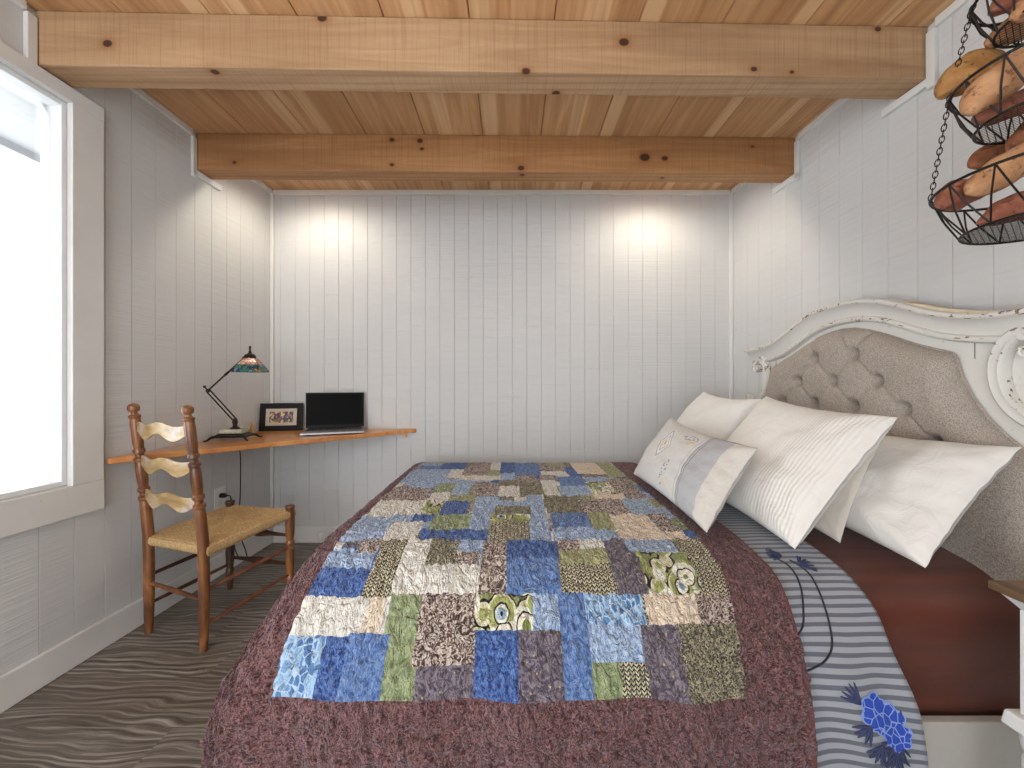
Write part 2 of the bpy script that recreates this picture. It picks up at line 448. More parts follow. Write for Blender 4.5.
# eave above the window, seen through the top of the glass
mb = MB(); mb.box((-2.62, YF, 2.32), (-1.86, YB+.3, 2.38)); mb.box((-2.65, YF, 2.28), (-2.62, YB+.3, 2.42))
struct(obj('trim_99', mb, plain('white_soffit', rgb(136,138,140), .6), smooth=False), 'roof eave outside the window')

# ------------------------------------------------------------------ wood finishes
def mat_wood(name, base, dark, light, scale=(3,3,30), rough=.35, worn_gloss=None, coat=0):
    t = NT(name); v = t.coord()
    n1 = t.noise(t.map(v, scale), 1, 5, .6, 1.0); n2 = t.noise(v, 11, 3)
    col = t.ramp(n1, [(.28, light), (.5, base), (.75, dark)])
    if worn_gloss: col = t.mix(t.step(n2, .52, .66), col, worn_gloss)
    return t.bsdf(col, rough, t.bump(n1, .12, .002), spec=.5, **({'Coat Weight': coat, 'Coat Roughness': .15} if coat else {}))

# ------------------------------------------------------------------ corner desk
ZD = .756
M_DESK = mat_wood('orange_pine', rgb(206,140,78), rgb(168,102,52), rgb(228,170,108), (9,9,2), .28, coat=.5)
desk = thing('corner_desk', (-1.3, 2.2, ZD-.026), 'orange pine triangular desk shelf fitted in the left back corner', 'desk')
A = Vector((XL(1.512)+.008, 1.512, 0)); B = Vector((-.636, YB-.003, 0)); C = Vector((XL(YB)+.009, YB-.003, 0))
edge = []
for i in range(25):
    u = i/24; p = A.lerp(B, u); nn = Vector((B.y-A.y, -(B.x-A.x), 0)).normalized()
    edge.append(p + nn*(.006*math.sin(u*11)+.004*math.sin(u*23+1))*math.sin(PI*u))
a2 = [A+Vector((.0,-.0,0))]
poly = [C] + [Vector((XL(1.575)+.008, 1.575, 0))] + [A+Vector((.003,.008,0)), A+Vector((.020,.010,0))] + edge[1:-1] + [B+Vector((-.008,-.02,0)), B+Vector((0,-.006,0)), B]
top = MB(); top.prism([p+Vector((0,0,ZD-.025)) for p in poly], (0,0,.025))
obj('desk_top', top, M_DESK, desk, smooth=False, bevel=.004)
mb = MB(); mb.box((-.72,YB-.03,ZD-.055),(-.70,YB-.004,ZD-.0255)); obj('bracket', mb, M_DESK, desk, smooth=False, bevel=.002)
mb = MB(); mb.add([PL(1.66,.003,ZD-.055),PL(1.70,.003,ZD-.055),PL(1.70,.03,ZD-.055),PL(1.66,.03,ZD-.055),PL(1.66,.003,ZD-.0255),PL(1.70,.003,ZD-.0255),PL(1.70,.03,ZD-.0255),PL(1.66,.03,ZD-.0255)], [(0,3,2,1),(4,5,6,7),(0,1,5,4),(1,2,6,5),(2,3,7,6),(3,0,4,7)])
obj('bracket', mb, M_DESK, desk, smooth=False, bevel=.002)

# ------------------------------------------------------------------ laptop
M_SILVER = plain('brushed_aluminium', rgb(168,170,174), .35, .6)
M_BLACK = plain('black_plastic', rgb(20,20,22), .5, spec=.2)
M_KEY = plain('dark_key', rgb(58,58,62), .5)
t = NT('dark_screen'); M_SCREEN = t.bsdf(rgb(12,12,14), .45, spec=.06)
H0 = Vector((-1.285, 2.356, ZD)); lx = Vector((.93,.3665,0)).normalized(); ly = Vector((lx.y,-lx.x,0)); W, D = .345, .222
lap = thing('laptop', H0+lx*W/2+ly*D/2, 'open silver laptop with a dark blank screen on the corner desk', 'laptop')
ML = Matrix((( lx.x, ly.x, 0, H0.x), (lx.y, ly.y, 0, H0.y), (0,0,1,H0.z), (0,0,0,1)))
mb = MB(); mb.box((0,0,.004),(W,D,.017), ML); base = obj('base', mb, M_SILVER, lap, smooth=False, bevel=.003)
mb = MB()
for r in range(6):
    n = 15 if r < 5 else 7
    for k in range(n):
        w = (W-.03)/n; x0 = .015+k*w
        mb.box((x0+.0012, .022+r*.0175, .0172), (x0+w-.0012, .022+r*.0175+.0145, .0188), ML)
obj('keyboard', mb, M_KEY, base, smooth=False)
mb = MB(); mb.box((.09,.145,.0172),(.20,.208,.0178), ML); obj('touchpad', mb, plain('touchpad_grey', rgb(120,122,126), .4), base, smooth=False)
for fx in (.03, W-.03):
    for fy in (.02, D-.02):
        mb = MB(); mb.box((fx-.012,fy-.006,.0002),(fx+.012,fy+.006,.0041), ML); obj('rubber_foot', mb, M_BLACK, base, smooth=False)
tl = math.radians(6); Rm = ML @ Matrix.Translation((0,0,.017)) @ Matrix.Rotation(tl, 4, 'X')
mb = MB(); mb.box((0,-.007,.001),(W,0,.228), Rm); lid = obj('screen_lid', mb, M_SILVER, lap, smooth=False, bevel=.002)
mb = MB(); mb.box((.003,.0003,.004),(W-.003,.0012,.2255), Rm); obj('bezel', mb, M_BLACK, lid, smooth=False)
mb = MB(); mb.box((.009,.0014,.022),(W-.009,.0020,.219), Rm); obj('display', mb, M_SCREEN, lid, smooth=False)
mb = MB(); mb.tube([ML@Vector((.02,.002,.018)), ML@Vector((W-.02,.002,.018))], .0045, 8); obj('hinge', mb, M_BLACK, lap)

# ------------------------------------------------------------------ photo frame
P0 = Vector((-1.588, 2.380, ZD)); fx = Vector((.235,.045,0)).normalized(); fy = Vector((fx.y,-fx.x,0)); FW, FH = .250, .176
MFm = Matrix(((fx.x, fy.x,0,P0.x),(fx.y,fy.y,0,P0.y),(0,0,1,P0.z),(0,0,0,1))) @ Matrix.Rotation(math.radians(7),4,'X')
pf = thing('picture_frame', P0+fx*FW/2, 'black picture frame with a small group photo leaning on the corner desk', 'picture frame')
mb = MB(); b = .034
mb.box((0,-.016,0.001),(b,0,FH),MFm); mb.box((FW-b,-.016,0.001),(FW,0,FH),MFm); mb.box((b,-.016,0.001),(FW-b,0,b),MFm); mb.box((b,-.016,FH-b),(FW-b,0,FH),MFm)
obj('frame', mb, plain('black_frame', rgb(24,19,19), .45, 0, .15), pf, smooth=False, bevel=.002)
mb = MB(); mb.box((b,-.012,b),(FW-b,-.006,FH-b),MFm); obj('mat_board', mb, plain('cream_mat', rgb(206,196,176), .7), pf, smooth=False)
t = NT('group_photo'); v = t.coord()
vc = t.vor(t.map(v,(1,1,.7)), 92, out='Color'); hs = t.n('ShaderNodeSeparateColor', {0: vc}).outputs
c = t.ramp(hs[0], [(0, rgb(46,36,42)), (.25, rgb(150,110,104)), (.45, rgb(206,170,160)), (.6, rgb(96,72,120)), (.78, rgb(214,196,120)), (1, rgb(170,150,190))], 'CONSTANT')
d = t.vor(t.map(v,(1,1,.7)), 92)
M_PHOTO = t.bsdf(t.mix(t.step(d,.5,.9), c, rgb(48,38,40)), .3)
mb = MB(); mb.box((b+.022,-.0058,b+.019),(FW-b-.022,-.0052,FH-b-.019),MFm); obj('photograph', mb, M_PHOTO, pf, smooth=False)
mb = MB(); q0 = MFm@Vector((FW/2,-.017,FH*.7)); q1 = Vector(P0+fx*FW/2-fy*.075); q1.z = ZD+.003
mb.tube([q0,q1],.004,6); obj('easel_leg', mb, M_BLACK, pf)

# small gold cone between lamp and frame
mb = MB(); cc = ((252-512)/F*2.30, 2.30, ZD+.0005)
mb.lathe([(.021,0),(.021,.004),(.017,.012),(.011,.034),(.005,.056),(.001,.066)], cc, 6)
tag(obj('cone_ornament', mb, plain('dull_gold', rgb(176,140,84), .35, .6), smooth=False), 'small dull gold cone ornament between the desk lamp and picture frame', 'ornament')

# ------------------------------------------------------------------ desk lamp
M_BRONZE = plain('dark_bronze', rgb(48,38,34), .38, .7)
LB = Vector((-1.485, 2.03, ZD))
lamp = thing('desk_lamp', LB, 'dark bronze swing-arm desk lamp with a stained glass shade on the corner desk', 'lamp')
ang = math.radians(10); RL = Matrix.Translation(LB) @ Matrix.Rotation(ang,4,'Z') @ Matrix.Diagonal((.84,.84,1,1))
def sq(w, d, z): return [RL@Vector((x*w, y*d, z)) for x, y in ((-1,-1),(1,-1),(1,1),(-1,1))]
mb = MB(); lay = [sq(.095,.070,.016), sq(.100,.075,.020), sq(.096,.071,.026), sq(.078,.056,.030), sq(.072,.050,.036)]
mb.add([p for q in lay for p in q], [(3,2,1,0),(16,17,18,19)] + [(4*i+k,4*i+(k+1)%4,4*i+4+(k+1)%4,4*i+4+k) for i in range(4) for k in range(4)])
bs = obj('lamp_base', mb, M_BRONZE, lamp, smooth=False, bevel=.003)
for sx in (-1,1):
    for sy in (-1,1):
        mb = MB(); pts = [RL@Vector((sx*.083,sy*.058,.020)), RL@Vector((sx*.098,sy*.072,.016)), RL@Vector((sx*.108,sy*.081,.007)), RL@Vector((sx*.118,sy*.089,.0045)), RL@Vector((sx*.122,sy*.092,.008))]
        mb.tube(catmull(pts,4), [.007,.007,.0065,.006,.006,.0055,.005,.005,.0048,.0045,.0045,.004,.004,.004,.004,.004,.0035], 8); obj('foot', mb, M_BRONZE, bs)
mb = MB(); lay = [sq(.062,.042,.0362), sq(.062,.042,.054), sq(.058,.038,.058)]
mb.add([p for q in lay for p in q], [(3,2,1,0),(8,9,10,11)] + [(4*i+k,4*i+(k+1)%4,4*i+4+(k+1)%4,4*i+4+k) for i in range(2) for k in range(4)])
t = NT('onyx_block'); v = t.coord(); n = t.noise(v, 30, 4, .6, 2)
tag(obj('stone_block', mb, t.bsdf(t.ramp(n,[(.3,rgb(150,150,130)),(.6,rgb(206,204,186))]), .25), bs, smooth=False, bevel=.003), 'pale marble block on the lamp base')
def RP(px, py, y): return Vector(((px-512)/F*y, y, EYE+(384-py)/F*y))
J0 = RP(235, 420, 2.03); J1 = RP(208, 390.5, 1.955); J2 = RP(244, 358, 2.07); SH = RP(250, 356, 2.09)
mb = MB(); mb.lathe([(.024,.058),(.022,.064),(.012,.070),(.010,.082),(.013,.086),(.013,.10),(.008,.104)], (J0.x, J0.y, ZD), 16)
obj('pedestal', mb, M_BRONZE, lamp)
side = (J1-J0).cross(Vector((0,0,1))).normalized()
for sgn in (-1, 1):
    off = ((J1-J0).normalized().cross(side)*.0075 + side*.004)*sgn
    mb = MB(); mb.tube([J0+off, J1+off], .0036, 8); obj('lower_arm', mb, M_BRONZE, lamp)
mb = MB(); dv = (J2-J1)
mb.tube([J1, J1+dv*.45, J1+dv*.46, J1+dv*.56, J1+dv*.57, J2], [.0042,.0042,.0062,.0062,.0048,.0048], 8); obj('upper_arm', mb, M_BRONZE, lamp)
for J, r in ((J0,.010),(J1,.010),(J2,.009)):
    mb = MB(); mb.tube([J-side*.017, J-side*.012, J-side*.0119, J+side*.0119, J+side*.012, J+side*.017], [.005,.005,r,r,.005,.005], 12); obj('joint', mb, M_BRONZE, lamp)
mb = MB(); dd = (J0-J1).normalized(); mb.tube([J1-dd*.002, J1-dd*.022], .0035, 6); mb.sphere(J1-dd*.024, .007, 8, 6); obj('counter_knob', mb, M_BRONZE, lamp)
# shade
zr = 1.118
t = NT('stained_glass'); v = t.coord(); p = t.sep(v)
vv = t.map(v,(1,1,.8)); d1 = t.n('ShaderNodeTexVoronoi', {'Vector': vv, 'Scale': 62}, feature='DISTANCE_TO_EDGE').outputs['Distance']
cc_ = t.n('ShaderNodeSeparateColor', {0: t.vor(vv, 62, out='Color')}).outputs
blue = t.ramp(cc_[0], [(0,rgb(34,66,96)),(.3,rgb(48,110,120)),(.5,rgb(70,120,92)),(.7,rgb(112,136,150)),(.88,rgb(150,120,70))], 'CONSTANT')
pink = t.ramp(cc_[1], [(0,rgb(226,170,150)),(.4,rgb(214,128,110)),(.7,rgb(232,200,170))], 'CONSTANT')
hgt = t.step(p[2], zr-ZD+.036, zr-ZD+.048)
col = t.mix(t.ma('MULTIPLY', hgt, .9), blue, pink)
M_GLASS = t.bsdf(t.mix(t.step(d1, .035, .06), rgb(22,20,20), col), .2, t.bump(t.step(d1,.03,.09), .4, .003))
mb = MB(); n = 8; prof = [(.090,0),(.091,.006),(.077,.028),(.056,.054),(.035,.074),(.024,.080)]
vs = []; 
for r, h in prof:
    for k in range(n):
        a = 2*PI*(k+.5)/n; vs.append(Vector((SH.x+r*math.cos(a), SH.y+r*math.sin(a), zr+h)))
fs = [(i*n+k, i*n+(k+1)%n, (i+1)*n+(k+1)%n, (i+1)*n+k) for i in range(len(prof)-1) for k in range(n)]
mb.add(vs, fs)
shade = tag(obj('lamp_shade', mb, M_GLASS, lamp, smooth=False, solid=.003), 'stained glass shade in blue, green and pink')
mb = MB(); mb.lathe([(.028,.077),(.030,.083),(.026,.094),(.018,.100),(.010,.104),(.007,.110),(.008,.113),(.005,.117),(.0045,.133),(.007,.137),(.004,.143),(.001,.145)], (SH.x,SH.y,zr), 14)
mb.tube([J2, Vector((SH.x,SH.y,zr+.085))], .006, 8)
obj('shade_cap', mb, M_BRONZE, lamp)
# cord down to outlet
OUT = PL(2.10, .006, .425)
def gap(y, z, o=.0048): return PL(y, o, z)
q = [RL@Vector((-.02,.070,.022)), RL@Vector((-.03,.10,.008)), gap(2.22,ZD+.006,.02), gap(2.232,ZD+.004,.006), gap(2.235,ZD-.012), gap(2.236,ZD-.05), gap(2.24,.60,.012), RP(240,500,2.21), RP(237,522,2.19), RP(234,542,2.17), RP(238,556,2.15), RP(246,560,2.13), RP(246,552,2.12), RP(238,530,2.12), RP(233,508,2.10), OUT+nL*.056+Vector((0,0,.006)), OUT+nL*.036+Vector((0,0,.012))]
mb = MB(); mb.tube(catmull(q,10), .0028, 8); cord = obj('power_cord', mb, M_BLACK, lamp)
mb = MB(); mb.tube([OUT+nL*.0015+Vector((0,0,.012)), OUT+nL*.022+Vector((0,0,.012)), OUT+nL*.036+Vector((0,0,.012))], [.013,.013,.006], 10); obj('plug', mb, M_BLACK, cord)
# wall outlet
ol = thing('power_outlet', PL(2.10, 0, .365), 'white wall outlet with a black plug below the corner desk', 'outlet')
obj('cover_plate', strip_wall(PL, 2.062, 2.138, .365, .485, .0045), plain('white_plastic', rgb(232,232,230), .35), ol, smooth=False, bevel=.002)
for zz in (.395, .437): obj('socket', (lambda m: (m.add([PL(y,d,z) for z in (zz-.014,zz+.014) for (y,d) in ((2.084,.004),(2.116,.004),(2.116,.006),(2.084,.006))], [(0,3,2,1),(4,5,6,7),(0,1,5,4),(1,2,6,5),(2,3,7,6),(3,0,4,7)]), m)[1])(MB()), plain('socket_ivory', rgb(220,220,216), .4), ol, smooth=False)

# ------------------------------------------------------------------ ladder-back chair
M_CH = mat_wood('chair_brown', rgb(104,60,30), rgb(46,26,15), rgb(156,102,54), (14,14,3), .38, coat=.4)
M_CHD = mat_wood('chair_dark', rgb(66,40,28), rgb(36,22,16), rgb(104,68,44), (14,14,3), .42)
M_SLAT = mat_wood('worn_gloss_slat', rgb(176,146,96), rgb(128,94,58), rgb(204,188,160), (7,7,22), .32, worn_gloss=rgb(190,180,178), coat=.5)  # pale lavender patches put varnish glare into the colour, mixed with wear
RNb, RFb = Vector((-1.2147,1.4987,0)), Vector((-1.535,1.607,0)); FNb, FFb = Vector((-1.0975,1.8786,0)), Vector((-1.4486,1.952,0))
RNt, RFt = Vector((-1.2325,1.441,.97)), Vector((-1.5486,1.5526,.971))
chair = thing('ladder_back_chair', (RNb+RFb+FNb+FFb)/4, 'wooden ladder-back chair with woven rush seat at the corner desk', 'chair')
def post_path(b, t):
    pts, rad = [], []
    prof = [(0,.0125),(.05,.0155),(.16,.0185),(.30,.0195),(.43,.0195),(.55,.0190),(.575,.0165),(.58,.021),(.592,.021),(.597,.0145),(.61,.0145),(.615,.0205),(.628,.0205),(.634,.016),(.66,.0185),(.72,.0190),(.742,.0165),(.747,.0205),(.758,.0205),(.763,.0145),(.776,.0145),(.781,.0200),(.793,.0200),(.799,.016),(.83,.018),(.90,.0185),(.925,.0165),(.930,.0195),(.938,.0195),(.944,.0105),(.952,.0105),(.956,.0175),(.966,.0200),(.976,.0195),(.984,.014),(.988,.004)]
    for h, r in prof:
        u = h/.985; w = .55*max(0,(u-.42)/.58)+.45*u
        bend = Vector((t.x-b.x, t.y-b.y, 0))*(max(0,(u-.4)/.6)**1.15)
        pts.append(Vector((b.x,b.y,h*t.z/.97*.985)) + bend); rad.append(r)
    return pts, rad
def rear_at(b, t, h):
    u = h/.985; return Vector((b.x,b.y,h)) + Vector((t.x-b.x, t.y-b.y, 0))*(max(0,(u-.4)/.6)**1.15)
for b_, t_ in ((RNb,RNt),(RFb,RFt)):
    mb = MB(); mb.tube(*post_path(b_,t_), n=16); obj('rear_post', mb, M_CH, chair)
for b_ in (FNb,FFb):
    mb = MB(); pr = [(0,.011),(.03,.0135),(.06,.017),(.075,.0185),(.08,.0145),(.088,.0145),(.093,.0185),(.105,.0185),(.112,.0145),(.14,.0175),(.19,.0195),(.225,.0175),(.232,.0205),(.242,.0205),(.249,.0145),(.258,.0145),(.264,.0205),(.275,.0205),(.283,.0155),(.31,.0195),(.36,.0215),(.41,.0215),(.425,.0195),(.436,.0195),(.446,.0225),(.453,.020),(.457,.006)]
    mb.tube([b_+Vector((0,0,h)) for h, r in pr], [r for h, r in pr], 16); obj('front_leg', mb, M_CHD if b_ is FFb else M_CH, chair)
def rung(a, b, r, mat, name='stretcher', bulge=0):
    mb = MB(); n = 9
    mb.tube([a.lerp(b,i/(n-1)) for i in range(n)], [r*(1-.25*abs(2*i/(n-1)-1)) + bulge*math.exp(-((i/(n-1)-.5)/.16)**2) for i in range(n)], 10); obj(name, mb, mat, chair)
zv = lambda p, z: Vector((p.x,p.y,z))
M_RUNG = mat_wood('red_rung', rgb(122,74,52), rgb(84,46,32), rgb(160,110,80), (10,10,10), .4)
rung(zv(RNb,.20), zv(RFb,.215), .0095, M_CH)
rung(zv(RNb,.235), zv(FNb,.25), .0095, M_RUNG); rung(zv(RNb,.10), zv(FNb,.115), .009, M_RUNG)
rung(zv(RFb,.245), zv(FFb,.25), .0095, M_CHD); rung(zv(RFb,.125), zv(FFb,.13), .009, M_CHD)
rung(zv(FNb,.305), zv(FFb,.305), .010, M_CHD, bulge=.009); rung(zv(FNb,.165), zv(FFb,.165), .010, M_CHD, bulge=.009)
# slats
for zc in (.868, .727, .585):
    a, b_ = rear_at(RNb,RNt,zc), rear_at(RFb,RFt,zc); nrm = Vector(((b_-a).y, -(b_-a).x, 0)).normalized(); nrm = nrm if nrm.y < 0 else -nrm
    mb = MB(); N = 32
    def sl(i, j):
        u = i/N; c = a.lerp(b_, u) + nrm*(.022*math.sin(PI*u))
        wob = .010*math.cos(2*PI*u*2.0+.4)*(1 if 0 < i < N else 1); half = .0235 - .004*math.cos(2*PI*u*2)
        top = wob + half + .006*math.sin(PI*u); bot = wob*1.05 - half
        zz = {0:bot,1:bot,2:top,3:top}[j]; off = {0:.004,1:-.004,2:-.004,3:.004}[j]
        return c + nrm*off + Vector((0,0,zz))
    mb.grid(N+1, 4, sl, wrapv=True)
    obj('slat', mb, M_SLAT, chair, bevel=.0015)
# rush seat: four woven triangles
t = NT('woven_rush'); v = t.coord(); n = t.noise(v, 160, 3, .6); n2 = t.noise(v, 12, 2)
M_RUSH = t.bsdf(t.mix(t.ma('MULTIPLY',t.step(n2,.45,.7),.6), t.ramp(n, [(.3,rgb(214,184,136)),(.7,rgb(160,126,82))]), rgb(176,138,88)), .6, t.bump(n,.4,.002))
cs = [zv(RNb,.405)+Vector((.018,.012,0)), zv(FNb,.422)+Vector((.018,.014,0)), zv(FFb,.422)+Vector((-.014,.018,0)), zv(RFb,.405)+Vector((-.014,.014,0))]
cs[0] += Vector((.004,-.02,0)); cs[3] += Vector((0,-.02,0))
cen = sum(cs, Vector())/4
mb = MB(); K = 18; segs = 14; ringsv = []
def ring(sc, dz):
    r = []
    for k in range(4):
        for i in range(segs):
            p = cs[k].lerp(cs[(k+1)%4], i/segs); q = cen + (p-cen)*sc
            r.append(q + Vector((0,0,dz)))
    return r
lay = [ring(.55,-.030), ring(.9,-.036), ring(.985,-.030), ring(1.015,-.018), ring(1.015,-.006)]
for i in range(2*K+1):
    s = 1-.985*i/(2*K); dip = -.010*(1-s*s)
    lay.append(ring(s, .008 + dip + (.0034 if i % 2 == 0 else -.0030) - (.006 if i == 0 else 0)))
n4 = 4*segs; vs = [p for r in lay for p in r]
fs = [(i*n4+k, i*n4+(k+1)%n4, (i+1)*n4+(k+1)%n4, (i+1)*n4+k) for i in range(len(lay)-1) for k in range(n4)]
fs.append(tuple(range(n4-1,-1,-1))); fs.append(tuple((len(lay)-1)*n4+k for k in range(n4)))
mb.add(vs, fs); obj('rush_seat', mb, M_RUSH, chair, angle=60)

# ------------------------------------------------------------------ bed and headboard
def mat_distressed():
    t = NT('distressed_white_paint'); v = t.coord()
    n = t.noise(v, 7, 4); chip = t.noise(v, 70, 4, .65); big = t.noise(v, 9, 2)
    pt = t.n('ShaderNodeNewGeometry').outputs['Pointiness']
    edge = t.step(pt, .515, .56)
    col = t.mix(n, rgb(206,204,198), rgb(224,222,216))
    m = t.ma('MULTIPLY', t.step(t.ma('ADD', t.ma('MULTIPLY', chip, .62), t.ma('MULTIPLY', big, .42)), .60, .64), t.ma('ADD', .0, edge), clamp=True)
    col = t.mix(m, col, t.mix(chip, rgb(70,48,34), rgb(140,104,72)))
    return t.bsdf(col, .48, t.bump(n, .08, .003))
M_DIST = mat_distressed()
t = NT('worn_bare_edge'); v = t.coord(); n = t.noise(t.map(v,(1,24,60)), 1, 4, .6); n0 = t.noise(t.map(v,(20,20,20)),1,3)
M_EDGE = t.bsdf(t.mix(t.step(n, .56, .60), rgb(216,212,204), t.mix(n0, rgb(74,50,34), rgb(150,112,78))), .5)
def mat_linen(name, c0, c1, sc=420):
    t = NT(name); v = t.coord()
    a = t.noise(t.map(v,(1,.25,1)), sc, 2); b = t.noise(t.map(v,(1,1,.25)), sc, 2)
    f = t.ma('ADD', t.ma('MULTIPLY', a, .5), t.ma('MULTIPLY', b, .5))
    big = t.noise(v, 5, 3)
    col = t.mix(t.step(f, .36, .64), c0, c1)
    return t.bsdf(col, .9, t.bump(f, .3, .002), spec=.15)
M_LINEN = mat_linen('grey_linen', rgb(136,126,118), rgb(190,180,170), 620)

CB = 1.595
bed = thing('bed', (.4, 1.62, 0), 'bed with white distressed frame and grey tufted headboard against right wall', 'bed')
XBK, XFR = 1.458, 1.412
T_o = [0,.05,.1,.15,.2,.25,.3,.35,.4,.45,.5,.55,.6,.66]
T_z = [1.394,1.393,1.388,1.378,1.362,1.341,1.318,1.296,1.278,1.266,1.259,1.256,1.257,1.262]
def TOP(o):
    o = abs(o)
    i = 0
    for i in range(len(T_o)-1):
        if o <= T_o[i+1]: break
    u = min(1, (o-T_o[i])/(T_o[i+1]-T_o[i]))
    zm = lambda k: T_z[max(0,min(len(T_z)-1, abs(k)))]
    p0,p1,p2,p3 = zm(i-1),zm(i),zm(i+1),zm(i+2)
    return .5*(2*p1+(p2-p0)*u+(2*p0-5*p1+4*p2-p3)*u*u+(3*p1-p0-3*p2+p3)*u**3)
# frame board
half = [(0,TOP(0)-.02)] + [(o/20, TOP(o/20)-.02) for o in range(1,12)] + [(.565,1.205),(.56,1.18),(.558,1.13),(.556,1.08),(.558,1.03),(.575,.985),(.61,.95),(.67,.935),(.685,.88),(.685,.10),(.60,.06)]
poly = [(CB+o, z) for o, z in half] + [(CB-o, z) for o, z in reversed(half[1:])]
mb = MB(); mb.prism([(XFR,y,z) for y,z in poly], (XBK-XFR,0,0))
hb = obj('headboard', mb, M_DIST, bed, smooth=False, bevel=.003)
# crown moulding swept along the serpentine top
def sweep_top(prof, o0, o1, n=90):
    mb = MB(); np_ = len(prof)
    def fn(i, j):
        o = o0+(o1-o0)*j/(n-1); z = TOP(o); e = 1e-3
        tz = (TOP(o+e)-TOP(o-e))/(2*e); L = math.hypot(1,tz); ny, nz = -tz/L, 1/L
        d, p = prof[i]
        return Vector((XFR-p, CB+o+ny*d, z+nz*d))
    mb.grid(np_, n, fn, wrapu=True)
    mb.f.append([i for i in range(np_)]); mb.mi.append(0); mb.f.append([(n-1)*np_+i for i in range(np_-1,-1,-1)]); mb.mi.append(0)
    return mb
obj('crown_moulding', sweep_top([(0,-.044),(0,.046),(-.004,.050),(-.012,.050),(-.015,.047),(-.019,.042),(-.028,.030),(-.044,.020),(-.060,.016),(-.066,.015),(-.066,-.001),(-.02,-.001)], -.635, .635), M_DIST, hb)
obj('lip_edge', sweep_top([(-.0145,.0505),(-.0165,.0505),(-.0165,.046),(-.0145,.046)], -.634, .634), M_EDGE, hb, smooth=False)
obj('bead_moulding', sweep_top([(-.066,.0),(-.066,.018),(-.070,.026),(-.077,.029),(-.084,.026),(-.088,.016),(-.088,0)], -.60, .60), M_DIST, hb)
obj('bead_edge', sweep_top([(-.0745,.0292),(-.0785,.0296),(-.0785,.027),(-.0745,.027)], -.598, .598), M_EDGE, hb, smooth=False)
# seams in the frame beside the shoulders
for s_ in (-1,1):
    mb = MB(); mb.box((XFR-.0012, CB+s_*.436-.0012, 1.13),(XFR+.001, CB+s_*.436+.0012, TOP(.436)-.088)); obj('joint_line', mb, plain('seam_grey', rgb(120,116,110), .8), hb, smooth=False)
# C-scroll brackets with volutes
def ribbon(path, hw, x0, x1):
    mb = MB(); m = len(path); vs = []
    for i,(y,z) in enumerate(path):
        a = path[max(0,i-1)]; b = path[min(m-1,i+1)]; ty,tz = b[0]-a[0], b[1]-a[1]; L = math.hypot(ty,tz) or 1
        ny,nz = -tz/L, ty/L; w = hw[i] if hasattr(hw,'__len__') else hw
        c_ = x1 - .25*(x1-x0)
        vs += [Vector((x0,y+ny*w,z+nz*w)), Vector((c_,y+ny*w,z+nz*w)), Vector((x1,y+ny*w*.6,z+nz*w*.6)), Vector((x1-(x1-x0)*.12,y,z)), Vector((x1,y-ny*w*.6,z-nz*w*.6)), Vector((c_,y-ny*w,z-nz*w)), Vector((x0,y-ny*w,z-nz*w))]
    k = 7; fs = [(i*k+j, i*k+(j+1)%k, (i+1)*k+(j+1)%k, (i+1)*k+j) for i in range(m-1) for j in range(k)]
    fs += [tuple(range(k-1,-1,-1)), tuple((m-1)*k+j for j in range(k))]
    mb.add(vs, fs); return mb
for s_ in (-1, 1):
    sp = []
    cx_, cz_ = .552, 1.148
    for i in range(26):
        a = PI*1.9 - i*(PI*1.9-PI*.55)/25*1.0 - 0; 
    pts = []
    for i in range(30):                                  # upper volute unwinding
        a = -PI*1.2 + i/29*(PI*1.75); r = .008 + .026*i/29
        pts.append((cx_ + r*math.cos(a), cz_ + r*math.sin(a)))
    pts = [Vector((p[0],p[1],0)) for p in pts]
    body = [pts[-1]] + [Vector(q+(0,)) for q in ((.53,1.192),(.50,1.165),(.484,1.115),(.484,1.065),(.499,1.012),(.535,.965),(.585,.937),(.63,.935))]
    low = []
    for i in range(1,26):
        a = -PI*.55 + i/25*(PI*1.8); r = .028 - .021*i/25
        low.append(Vector((.642 + r*math.cos(a), .963 + r*math.sin(a), 0)))
    full = pts[:-1] + catmull(body, 7) + low
    sy_ = CB-(.022 if s_ < 0 else 0)
    path = [(sy_+s_*p.x, p.y) for p in full]
    m = len(path); w = [(.007+.011*smooth01(i/40)) if i < 40 else (.018 if i < m-26 else .018-.011*((i-(m-26))/26)) for i in range(m)]
    obj('scroll', ribbon(path, w, XFR-.001, XFR-.034), M_DIST, hb, angle=50)
    for (ey_, ez_, er_) in ((cx_, cz_, .012), (.642, .963, .010)):
        mb = MB(); mb.sphere((XFR-.02, sy_+s_*ey_, ez_), er_, 12, 8, (1.4,1,1)); obj('scroll_eye', mb, M_EDGE, hb)
# worn bare patch on the top of the crown
patch = MB()
ys = [CB-.24-.30*i/16 for i in range(17)]
vs = []
for i, y in enumerate(ys):
    z = TOP(y-CB); h = .012*math.sin(PI*(i/16))**.7*(1-.3*i/16)+.0005
    vs += [(XFR-.030,y,z+.0004),(XFR-.030,y,z+h),(XFR-.006,y,z+h),(XFR-.006,y,z+.0004)]
patch.add(vs, [(4*i+j,4*i+(j+1)%4,4*i+4+(j+1)%4,4*i+4+j) for i in range(16) for j in range(4)])
tag(obj('bare_crest', patch, mat_wood('bare_cream_wood', rgb(214,200,170), rgb(176,146,100), rgb(226,218,200), (3,9,30), .6), hb), 'strip of bare cream wood along the crest')

